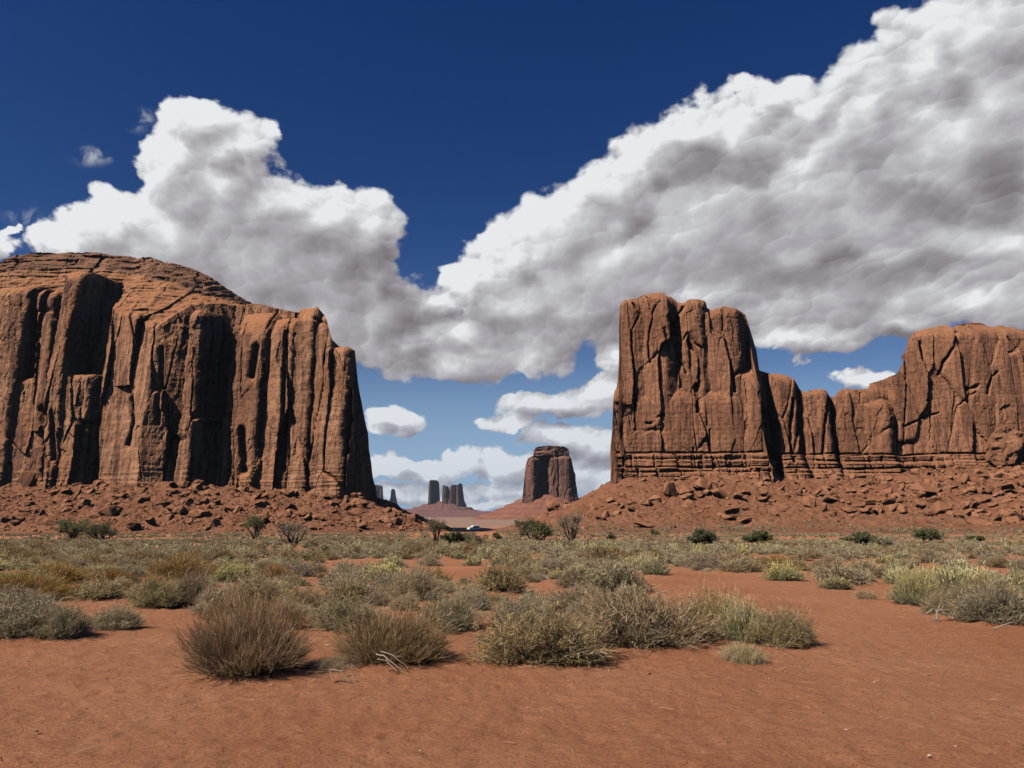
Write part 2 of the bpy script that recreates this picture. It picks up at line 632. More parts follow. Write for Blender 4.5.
def mound_z(x, y):
    z = np.zeros(np.broadcast(x, y).shape)
    for (mx, my, mr, mh) in MOUNDS:
        d2 = ((x - mx) / mr) ** 2 + ((y - my) / mr) ** 2
        z = np.maximum(z, mh * np.exp(-d2))
    return z


def sand_mat():
    m, t, b = new_mat("red_sand", 0.97, 0.08)
    p = scaled_pos(t, (1, 1, 1))
    n1 = t.noise(p, 0.35, 5, 0.6).outputs['Fac']
    n2 = t.noise(p, 9.0, 6, 0.65).outputs['Fac']
    n3 = t.noise(scaled_pos(t, (6, 16, 6)), 1.0, 5, 0.65).outputs['Fac']
    n4 = t.noise(p, 0.03, 4, 0.6).outputs['Fac']
    c = t.mix(t.rng(n1, .35, .65), (.42, .170, .082), (.50, .225, .118))
    c = t.mix(t.rng(n2, .52, .72, 0, .45), c, (.25, .10, .054))
    n5 = t.noise(p, 38.0, 3, 0.7).outputs['Fac']
    c = t.mix(t.rng(n5, .53, .66, 0, .7), c, (.20, .078, .042))
    c = t.mix(t.rng(n5, .44, .30, 0, .55), c, (.54, .29, .17))
    c = t.mix(t.rng(n3, .55, .72, 0, .42), c, (.42, .205, .125))
    c = t.mix(t.rng(n4, .50, .62, 0, .30), c, (.245, .098, .055))
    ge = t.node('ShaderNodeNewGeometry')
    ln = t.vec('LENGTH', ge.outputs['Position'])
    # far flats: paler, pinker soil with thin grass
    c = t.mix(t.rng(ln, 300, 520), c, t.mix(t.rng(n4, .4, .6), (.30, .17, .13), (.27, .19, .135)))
    t.put(b.inputs['Base Color'], c)
    g = t.noise(p, 60.0, 4, 0.75).outputs['Fac']
    g3 = t.noise(p, 17.0, 5, 0.7).outputs['Fac']
    g2 = t.noise(scaled_pos(t, (3.2, 7.0, 3)), 1.0, 6, 0.6).outputs['Fac']
    vo = t.node('ShaderNodeTexVoronoi', feature='SMOOTH_F1')
    t.put(vo.inputs['Vector'], scaled_pos(t, (2.6, 4.4, 2.6)))
    vo.inputs['Scale'].default_value = 1.0
    vo.inputs['Randomness'].default_value = 1.0
    foot = t.rng(vo.outputs['Distance'], .0, .42, 0, 1, True)
    bump(t, b, [(g2, .05, .8), (foot, .028, .45), (g3, .05, 1.0), (g, .022, 1.0)])
    return m


def apron_mat(name, a, b_, c_):
    m, t, b = new_mat(name)
    p = scaled_pos(t, (1, 1, 1))
    n1 = t.noise(p, 0.08, 5, 0.6).outputs['Fac']
    n2 = t.noise(p, 0.9, 6, 0.7).outputs['Fac']
    c = t.mix(t.rng(n1, .38, .62), a, b_)
    c = t.mix(t.rng(n2, .50, .70, 0, .6), c, c_)
    t.put(b.inputs['Base Color'], c)
    bump(t, b, [(n2, .9, .8), (t.noise(p, 3.0, 4, 0.7).outputs['Fac'], .35, .7)])
    return m


def build_ground():
    th = np.concatenate([np.linspace(-180, -46, 34, endpoint=False), np.linspace(-46, 46, 640), np.linspace(46, 180, 34)[1:]])
    th = np.radians(th)
    r = np.concatenate([np.linspace(0.0, 3.6, 16, endpoint=False), np.geomspace(3.6, 17, 300, endpoint=False),
                        np.geomspace(17, 130, 170, endpoint=False), np.geomspace(130, 30000, 70)])
    R, T = np.meshgrid(r, th, indexing='ij')
    X, Y = R * np.sin(T), R * np.cos(T)
    Z = ground_z(X, Y) + mound_z(X, Y)
    near = 1 - sstep(14, 30, R)
    tramp = fbm(X / .42, Y / .42, 3, 51) * 0.5 + fbm(X / .16, Y / .2, 2, 55) * .3
    f1, f2, _ = cells(X / .34, Y / .42, 3)
    dents = -sstep(.34, .12, f1) * 0.5
    Z = Z + near * (0.034 * tramp + 0.026 * dents + 0.03 * fbm(X / 1.4, Y / 1.4, 2, 58))
    n, m = R.shape
    V = np.stack([X, Y, Z], -1).reshape(-1, 3)
    i = np.arange(n - 1)[:, None] * m + np.arange(m - 1)[None]
    F = np.stack([i, i + m, i + m + 1, i + 1], -1).reshape(-1, 4)
    me = mesh_from("ground", V, F, True)
    o = add("ground", me, sand_mat())
    tag(o, "flat red desert sand with trampled prints, running to the horizon", "ground", kind="structure")


def build_hill(name, fn, x0, x1, y0, y1, step, mat, label, fine):
    xs, ys = np.arange(x0, x1, step), np.arange(y0, y1, step)
    X, Y = np.meshgrid(xs, ys)
    h = fn(X, Y)
    f1, f2, cid = cells(X / fine, Y / fine, 7)
    rub = np.clip(.55 - f1, 0, 1) * (cid > .45) * cid * fine * 0.6
    f1, f2, cid = cells(X / fine * 2.6, Y / fine * 2.6, 8)
    rub = rub + np.clip(.55 - f1, 0, 1) * (cid > .35) * fine * 0.25
    Z = ground_z(X, Y) + h - 0.35 + rub * sstep(.8, 3.5, h)
    n, m = X.shape
    V = np.stack([X, Y, Z], -1).reshape(-1, 3)
    i = np.arange(n - 1)[:, None] * m + np.arange(m - 1)[None]
    F = np.stack([i, i + 1, i + m + 1, i + m], -1).reshape(-1, 4)
    keep = (h.ravel()[F] > 0.05).any(1)
    F = F[keep]
    used = np.unique(F)
    rm = np.full(len(V), -1)
    rm[used] = np.arange(len(used))
    o = add(name, mesh_from(name, V[used], rm[F], False), mat)
    tag(o, label, "hillside", kind="structure")


def build_terrain():
    m1 = apron_mat("talus_earth", (.225, .092, .047), (.285, .128, .070), (.14, .060, .035))
    build_hill("hillside", hill_left, -272, -14, 196, 345, 0.62, m1,
               "dark red rubble slope at the foot of the broad layered mesa", 3.4)
    build_hill("hillside", hill_right, -22, 262, 180, 345, 0.66, m1,
               "orange red rubble slope below the twin-topped butte", 3.6)
# ------------------------------------------------------------------ sandstone buttes
def px2x(px, Y, row=400):
    return at(px, row, Y)[0]


def row2z(row, Y):
    return at(512, row, Y)[2]


def soft_pos(u, s):
    return (u + np.sqrt(u * u + s * s) - s) / 2


def column(x, z, pxl, pxc, pxr, Yf, a, b, row_top, r_top=5.0, lean=0.0, flare=(0.0, 0.0), soft=1.2, steep=5.0):
    """front surface (distance y) of an upright rock column whose edge faces the viewer at pxc"""
    xl, xc, xr = px2x(pxl, Yf), px2x(pxc, Yf), px2x(pxr, Yf)
    zt = row2z(row_top, Yf)
    drop = np.maximum(0, zt - z)
    xx = x + lean * (z - zt)
    u = xx - xc
    y = Yf + a * soft_pos(-u, soft) + b * soft_pos(u, soft)
    y = y + steep * np.maximum(0, (xl - flare[0] * drop) - xx) + steep * np.maximum(0, xx - (xr + flare[1] * drop))
    y = y + np.maximum(0, z - (zt - r_top)) ** 2 / r_top * 0.8 + 7 * np.maximum(0, z - zt)
    return y - 0.045 * drop


def crack_field(x, z, cracks, Y):
    out = np.zeros(x.shape)
    for pts, w, depth in cracks:
        q = [(px2x(p, Y, r), row2z(r, Y)) for p, r in pts]
        d = np.full(x.shape, 1e9)
        for (ax, az), (bx, bz) in zip(q[:-1], q[1:]):
            vx, vz = bx - ax, bz - az
            t = np.clip(((x - ax) * vx + (z - az) * vz) / (vx * vx + vz * vz), 0, 1)
            d = np.minimum(d, np.hypot(x - ax - t * vx, z - az - t * vz))
        out = np.maximum(out, depth * np.exp(-(d / w) ** 2))
    return out


def wall_relief(x, z, k=1.0, seed=0, amp=1.0):
    """joint slabs, flutes and spalled faces of a sandstone wall, in metres of depth"""
    wx = x + 1.1 * k * fbm(x / (14 * k), z / (26 * k), 3, seed + 1)
    wz = z + 2.0 * k * fbm(x / (9 * k), z / (9 * k), 2, seed + 2)
    a, e = facets(wx / (7.5 * k), wz / (34 * k), seed + 3, 1.6)
    y = a * 4.2 * k
    # upright joints, open only here and there
    y = y + 2.2 * k * np.exp(-(e / .035) ** 2) * sstep(.35, .75, gnoise(x / (20 * k), z / (24 * k), seed + 4) + .5)
    m = sstep(-.2, .3, fbm(x / (22 * k), z / (26 * k), 2, seed + 6))
    b, e2 = facets(wx / (3.1 * k), wz / (8.5 * k), seed + 5, 1.5)
    y = y + b * 0.95 * k * m
    c, e3 = facets(wx / (1.5 * k), wz / (2.6 * k), seed + 9, 1.4)
    y = y + c * .42 * k * (.25 + .75 * m)
    d, e4 = facets(wx / (.9 * k), wz / (6.0 * k), seed + 11, 1.2)
    y = y + d * .22 * k
    y = y + fbm(x / (2.2 * k), z / (2.2 * k), 3, seed + 8, .5) * 0.16 * k
    return y * amp


def relief(skyline, fn, step, nz, z0, yback, flank=0.0):
    """closed rock mass: front from fn(x, z) -> (y, part id); crest from the skyline; returns verts, faces, part ids"""
    sk = np.array([(at(p, r, Y)[0], at(p, r, Y)[2]) for p, r, Y in skyline])
    xs = np.arange(sk[0, 0], sk[-1, 0] + step * .5, step)
    zt = np.interp(xs, sk[:, 0], sk[:, 1])
    zt = zt + 0.9 * step * fbm(xs / (step * 3.0), xs * 0 + .37, 4, 77)
    zt = np.maximum(zt, z0 + step)
    t = np.linspace(0, 1, nz) ** 0.92
    X = np.repeat(xs[None], nz, 0)
    Z = z0 + (zt - z0)[None] * t[:, None]
    Yv, part = fn(X, Z, zt[None])
    wob = step * .22
    X2 = X + wob * gnoise(X * 9.1, Z * 7.7, 5)
    Z2 = Z.copy()
    Z2[1:-1] += wob * gnoise(X[1:-1] * 8.3, Z[1:-1] * 9.4, 6)
    Yv = np.minimum(Yv, yback - 2)
    # the flanks run back at an angle, so the mass narrows behind its front
    yf = np.minimum(Yv[-1], yback - 2)
    xb = xs + flank * (yback - yf) * (xs / np.mean(yf))
    X2 = np.vstack([X2, xb[None], xb[None]])
    Z2 = np.vstack([Z2, zt[None] - .02 * step, np.full((1, len(xs)), z0)])
    Yv = np.vstack([Yv, np.full((2, len(xs)), yback)])
    n, m = X2.shape
    V = np.stack([X2, Yv, Z2], -1).reshape(-1, 3)
    i = np.arange(n - 1)[:, None] * m + np.arange(m - 1)[None]
    F = np.stack([i, i + 1, i + m + 1, i + m], -1).reshape(-1, 4)
    P = np.vstack([part, part[-1:], part[-1:]])
    P = P[:-1, :-1].reshape(-1)
    return V, F, P


def split_parts(root, V, F, P, names, mats):
    for k, nm in enumerate(names):
        f = F[P == k]
        if not len(f):
            continue
        used = np.unique(f)
        rm = np.full(len(V), -1)
        rm[used] = np.arange(len(used))
        base = nm.split('/')[0]
        o = add(base, mesh_from(base, V[used] - np.array(root.location), rm[f], False), mats[k] if isinstance(mats, list) else mats, root)
        if '/' in nm:
            o['label'] = nm.split('/')[1]


def empty_at(name, loc, label, cat, group=None, kind=None):
    o = bpy.data.objects.new(name, None)
    o.empty_display_size = 0.2
    o.location = loc
    col.objects.link(o)
    return tag(o, label, cat, group, kind)


def first_of(cols):
    y = cols[0].copy()
    idx = np.zeros(y.shape, int)
    for k, c in enumerate(cols[1:], 1):
        w = c < y
        y = np.where(w, c, y)
        idx = np.where(w, k, idx)
    return y, idx


def stairs(t, h, sharp=.55):
    q = t / h
    f = np.floor(q)
    return h * (f + sstep(sharp, 1, q - f))


# ---- the broad layered mesa
MESA_SKY = [(-110, 276, 348), (-60, 270, 348), (0, 262, 348), (14, 255, 348), (36, 252, 348), (100, 253, 348), (128, 254, 348),
            (135, 257, 348), (150, 257, 348), (165, 262, 348), (188, 266, 348), (200, 271, 348), (215, 280, 348), (232, 291, 344),
            (246, 297, 330), (262, 300, 332), (280, 302, 324), (302, 306, 316), (318, 310, 308), (326, 316, 300), (333, 326, 296),
            (337, 345, 290), (340, 346, 278), (349, 346.5, 276), (353.5, 349, 276), (356, 372, 277), (360, 404, 277), (363, 430, 277),
            (366, 462, 277), (368.5, 482, 277), (371, 502, 277), (373, 520, 277)]


def mesa_front(x, z, zt):
    wob = 1.0 * fbm(x / 40 + 3, z / 13, 3, 90) + 0.35 * fbm(x / 6, z / 5, 2, 92)
    xw = x + wob
    # the face stands askew: its left end is farther off and turned to the morning side
    kp = (-110, 70, 77, 103, 107, 150, 186, 230, 262, 345, 372)
    ky = (336, 320, 321, 320, 307, 297, 303, 305, 300, 300, 300)
    kx = [px2x(p, q) for p, q in zip(kp, ky)]
    yb = np.interp(xw, kx, ky)
    zw = np.interp(x, kx, [row2z(r, 300) for r in (280, 290, 293, 293, 306, 330, 303, 300, 306, 318, 330)])
    zw = zw + 1.5 * fbm(x / 12, x * 0, 3, 95)
    k = np.clip((350 - yb) / np.maximum(zt - zw, 1.0), .3, 9)
    up = np.maximum(0, z - zw)
    hh = 4.2
    ledge = stairs(up + 2.6 * fbm(x / 22, z / 12, 3, 96), hh, .35)
    top = sstep(.60, .72, (z - zw) / np.maximum(zt - zw, 1))
    body = yb - 0.05 * (zw - np.minimum(z, zw)) + k * (up + (.22 + .5 * top) * (np.clip(ledge, 0, None) - up)) + np.where(up > 0, 0.0, 0)
    C = lambda *a, **kw: column(xw, z, *a, **kw)
    cols = [
        body,
        C(-120, 92, 95, 304, .30, 2.6, 374, 2.5, flare=(0, .03)),       # 1 buttress base
        C(-120, 20, 23, 313, .36, 3.0, 283, 6),                         # 2 buttress upper wall
        C(23, 39, 43, 308, .55, 2.2, 286, 6, lean=.085),                # 3 leaning slab
        C(50, 69, 73, 306, .40, 3.0, 267, 6, lean=-.02),                # 4 square pillar
        C(184, 197, 214, 293, .50, 2.0, 309, 4.5, flare=(.02, .06)),   # 5 dark pillar
        C(228, 259, 267, 286, .48, 2.2, 303, 16, flare=(-.03, .02)),    # 6 rounded buttress
        C(265, 290, 293, 286.5, .34, 2.2, 312, 10),                       # 7 rib
        C(291, 311, 315, 285, .32, 2.0, 302, 9),                        # 8 rib
        C(303, 331, 341, 284, .36, 1.3, 311, 9, flare=(0, .0)),         # 9 rounded back pillar
        C(323, 345, 354, 275, .36, 1.9, 345, 3.2, flare=(.05, .11)),    # 10 end pillar
    ]
    y, idx = first_of(cols)
    rel = wall_relief(x, z, 1.25, 100, .62)
    onslope = sstep(0, 4, up) * (idx == 0)
    y = y + rel * (1 - .6 * onslope)
    # coursed beds: thin at the foot, thicker on the dome
    bed = fbm(x / 60, z / 1.6, 3, 130)
    foot = sstep(row2z(455, 290), row2z(486, 290), z)
    y = y + bed * (0.4 * foot + 0.12) + onslope * (bed * 1.0 + 2.0 * fbm(x / 13, z / 7, 3, 97))
    cr = crack_field(x, z, [([(8, 420), (12, 478)], .8, 3), ([(22, 405), (24, 455)], 1.0, 4), ([(7, 402), (10, 416)], 1.6, 4),
                            ([(62, 420), (60, 452), (55, 470)], .6, 2), ([(146, 340), (145, 420)], .7, 2.5),
                            ([(110, 392), (115, 420), (108, 440)], 1.2, 3), ([(240, 430), (244, 470)], 1.5, 4),
                            ([(284, 330), (282, 470)], .8, 3), ([(254, 345), (250, 375)], 1.2, 3)], 285)
    y = y + cr
    part = np.where(idx == 0, np.where(top + .25 * fbm(x / 9, z / 3, 3, 98) > .5, 1, 0), np.select([idx == 3, idx == 4, idx == 5, idx == 9, idx == 10], [2, 3, 4, 5, 6], 0))
    return y, part


# ---- the twin-topped butte
BUTTE_SKY = [(604, 500, 330), (609, 484, 330), (609.5, 450, 330), (611, 420, 330), (612.5, 396, 330), (617, 386, 330), (618.6, 350, 329),
             (619.2, 318, 328), (620.2, 304, 328), (625, 299, 328), (636, 296.5, 328), (648, 293, 329), (657, 291, 329), (664, 291.5, 329),
             (674, 294.5, 329), (683, 303, 330), (686, 301, 330), (690, 298.5, 329), (700, 297.5, 329), (708, 299, 329), (710, 305, 329),
             (714, 308, 329), (720, 306, 329), (726, 304.5, 329), (730, 307.5, 329), (743, 308.5, 329), (748.5, 312, 329), (751, 318, 329),
             (751.6, 330, 329), (752, 345, 328), (752.4, 361, 327), (754, 366, 326), (757, 371, 326), (759, 370, 336), (768, 370.5, 336),
             (776, 373, 336), (788, 377, 336), (797, 384, 336), (802, 390, 336), (804, 394, 336), (810, 389.5, 336), (819, 389, 336),
             (826, 392, 336), (832, 397.5, 336), (836, 393, 336), (841, 389, 336), (866, 389.5, 336), (871, 383, 336), (885, 379, 336),
             (893, 374, 336), (899, 365, 335), (903, 350, 334), (905, 341, 334), (911, 334, 334), (918, 331, 334), (929, 328, 334),
             (940, 325.5, 334), (954, 327, 334), (961, 323, 334), (972, 321.5, 334), (984, 322.5, 334), (992, 326.5, 334), (1002, 324.5, 334),
             (1010, 327, 334), (1018, 330, 334), (1040, 331, 334), (1090, 336, 334), (1140, 350, 334), (1190, 372, 334)]
BUTTE_CRACKS = [
    ([(633, 302), (640, 314), (632, 330), (632, 345), (634, 372), (635, 430)], .7, 3.5),
    ([(655, 306), (652, 320), (648, 345)], .8, 2.5), ([(648, 345), (651, 362)], .9, 3),
    ([(684, 305), (677, 322), (680, 352), (688, 372)], 1.0, 4.0), ([(690, 340), (700, 356), (700, 378), (697, 412)], 1.1, 4.5),
    ([(697, 385), (698, 410)], 1.6, 3.5), ([(699, 412), (705, 430), (712, 468)], .7, 3.0), ([(709, 430), (709, 470)], .8, 3.5),
    ([(711, 302), (712, 336)], .6, 2.5), ([(724, 308), (725, 340), (731, 365), (735, 392)], .8, 4.0), ([(743, 380), (744, 430)], .6, 2.5),
    ([(621, 425), (622, 440)], 1.3, 3.5), ([(646, 424), (651, 424)], .8, 3.5), ([(657, 417), (663, 415)], .7, 3),
    ([(757, 395), (765, 420), (770, 452)], 1.5, 5.5), ([(767, 410), (772, 460)], 1.9, 6.5),
    ([(797, 398), (794, 425), (793, 462)], 1.2, 5.5), ([(805, 400), (801, 425)], .8, 3), ([(832, 398), (829, 420), (825, 458)], 1.1, 5),
    ([(867, 390), (867, 402)], .6, 2), ([(909, 345), (911, 365), (909, 420), (908, 452)], .7, 3.0), ([(926, 340), (927, 357)], 1.2, 4.5),
    ([(961, 330), (957, 345), (947, 362), (944, 372)], 1.1, 4.0), ([(935, 383), (931, 400)], 1.3, 4.5), ([(997, 372), (990, 384), (988, 393)], 1.1, 5),
    ([(910, 425), (930, 415), (942, 412)], .8, 3), ([(975, 392), (960, 405), (955, 430)], .7, 2.5), ([(970, 388), (978, 386)], 1.4, 4),
    ([(935, 405), (934, 440)], .5, 2), ([(1012, 335), (1024, 352)], .7, 2), ([(895, 405), (903, 420), (902, 440)], .8, 3),
    ([(672, 318), (678, 328), (672, 340)], 2.6, 5.0), ([(664, 330), (670, 350)], 1.6, 3.0), ([(692, 448), (692, 470)], .6, 3),
]


def butte_front(x, z, zt):
    wob = 0.8 * fbm(x / 40 + 7, z / 10, 3, 190) + 0.35 * fbm(x / 6, z / 5, 2, 192)
    xw = x + wob
    kx = [px2x(p, 332) for p in (600, 612, 700, 757, 776, 835, 905, 985, 1190)]
    body = np.interp(xw, kx, (350, 334, 332, 334, 341, 340, 339, 335, 330)) - .05 * np.maximum(0, row2z(380, 332) - z)
    C = lambda *a, **kw: column(xw, z, *a, **kw)
    cols = [
        body,
        C(611, 741, 757, 326, .035, 1.8, 378, 12, flare=(0, .03)),     # 1 tower foot
        C(619, 634, 652, 328, .28, .40, 296, 5, flare=(.0, 0)),         # 2 tower crowns
        C(646, 668, 689, 327.5, .25, .9, 291, 5),
        C(685, 702, 712, 328, .30, .8, 297.5, 4),
        C(710, 741, 751.5, 328, .16, 1.3, 304, 6),
        C(746, 759, 772, 323, .30, 1.7, 360, 14, flare=(.02, .03)),     # 6 right shoulder buttress
        C(776, 794, 804, 332, .15, 1.8, 372, 6),                        # 7 saddle blocks
        C(805, 826, 834, 332, .12, 1.8, 388.5, 4),
        C(836, 874, 906, 333, .08, .5, 380, 8),
        C(868, 884, 903, 329.5, .35, .9, 398, 5),
        C(898, 985, 1230, 328.5, .13, .05, 322, 7),                     # 11 high wall
    ]
    y, idx = first_of(cols)
    y = y + wall_relief(x, z, 1.15, 200, .46)
    # the bench of harder beds along the foot: two steps with dark undercuts
    for row, out in ((454, 3.2), (461, .9), (469, 3.2), (474, 1.4)):
        zl = row2z(row, 326) + 0.9 * fbm(x / 22, x * 0 + row, 3, 220) + sstep(110, 150, x) * -.3
        vary = np.clip(.25 + 1.1 * (fbm(x / 13, x * 0 + row * .7, 3, 223) + .45), .15, 1.2)
        y = y - out * sstep(.25, -.25, z - zl) + vary * (2.2 if out > 2 else 1.0) * np.exp(-((z - zl - .45) / .35) ** 2)
    low = sstep(row2z(453, 326), row2z(458, 326), z)
    f1, f2, cid = cells(x / 7.5, np.floor((z - row2z(470, 326)) / 6) * 3.1 + .5 + 0 * x, 230)
    y = y + low * ((cid - .5) * 2.4 + 2.6 * np.exp(-((f2 - f1) / .05) ** 2))
    bed = fbm(x / 70, z / 1.5, 3, 240)
    y = y + bed * (.10 + .8 * low)
    xc_ = x + .55 * fbm(x / 9, z / 3.5, 4, 251, .6)
    y = y + crack_field(xc_, z + .4 * fbm(x / 4, z / 9, 3, 255), [(q, w * .50, dd * .8) for q, w, dd in BUTTE_CRACKS], 327) * (.55 + .8 * sstep(-.35, .25, fbm(x / 6, z / 8, 2, 258)))
    part = np.select([(idx >= 1) & (idx <= 5), idx == 6, (idx >= 7) & (idx <= 10), idx >= 11], [0, 1, 2, 3], 2)
    part = np.where(low > .5, 4, part)
    return y, part


# ---- the far stump-shaped butte and the spires beyond
FAR_SKY = [(521, 506, 1500), (522.5, 497, 1500), (524, 482, 1500), (526, 464, 1500), (528, 458, 1500), (533.5, 455, 1500), (534.2, 449, 1500),
           (537, 446, 1500), (548, 445, 1500), (560, 446, 1500), (566, 446.5, 1500), (569, 449, 1500), (569.6, 454, 1500), (571, 457, 1500),
           (573.5, 470, 1500), (575, 472, 1500), (576, 485, 1500), (578, 498, 1500), (579, 506, 1500)]


def far_front(x, z, zt):
    Y = 1500
    xw = x + 2.2 * fbm(x / 60, z / 18, 3, 290)
    C = lambda *a, **kw: column(xw, z, *a, soft=4, **kw)
    body = np.interp(x, [px2x(p, Y) for p in (520, 541, 550, 580)], (1530, 1535, 1535, 1535)) + 0 * z
    cols = [body,
            C(526, 533, 540.5, 1500, .5, 1.6, 456, 10, flare=(.08, 0)),
            C(550.5, 556, 561, 1502, .3, 1.4, 456, 8),
            C(559, 567, 571, 1498, .25, 1.0, 455, 8, flare=(0, .12)),
            C(571, 573.5, 576, 1508, .4, 1.0, 470, 8, flare=(0, .05)),
            C(534.2, 552, 569.5, 1508, .12, .35, 443, 6)]
    capz = row2z(456.5, Y)
    cols[5] = np.where(z > capz, cols[5], 1e4)
    for k in (1, 2, 3):
        cols[k] = np.where(z > capz + 2, 1e4, cols[k])
    y, idx = first_of(cols)
    y = y + wall_relief(x, z, 3.2, 300, .8)
    y = y + np.where(z > capz, fbm(x / 14, z / 7, 4, 310) * 4, 0) + 6 * np.exp(-((z - capz) / 2.2) ** 2)
    return y, np.where(z > capz, 1, 0)


def apron_mesh(cx, cy, rx, ry, top_z, foot_z, reach, ledges, seed, nth=150, nr=46, power=1.25):
    """rubble apron round a footprint ellipse, with low ledges of harder beds"""
    th = np.linspace(0, 2 * np.pi, nth + 1)
    t = np.linspace(0, 1, nr)
    T, A = np.meshgrid(t, th, indexing='ij')
    R = 1 + 0.10 * fbm(np.cos(A) * 2 + seed, np.sin(A) * 2, 3, seed) * T
    X = cx + (rx + reach * T * R) * np.cos(A)
    Y = cy + (ry + reach * T * R) * np.sin(A)
    H = (1 - T) ** power
    H = H * (1 - ledges) + ledges * (np.floor(H * 5) / 5 + sstep(.72, 1, H * 5 - np.floor(H * 5)) / 5)
    Z = foot_z + (top_z - foot_z) * H
    hh = top_z - foot_z
    Z = Z + hh * 0.06 * fbm(np.cos(A) * 9 + T, np.sin(A) * 9 + T * 2, 4, seed + 3) * sstep(0, .15, T)
    V = np.stack([X, Y, Z], -1).reshape(-1, 3)
    n, m = X.shape
    i = np.arange(n - 1)[:, None] * m + np.arange(m - 1)[None]
    F = np.stack([i, i + m, i + m + 1, i + 1], -1).reshape(-1, 4)
    return V, F


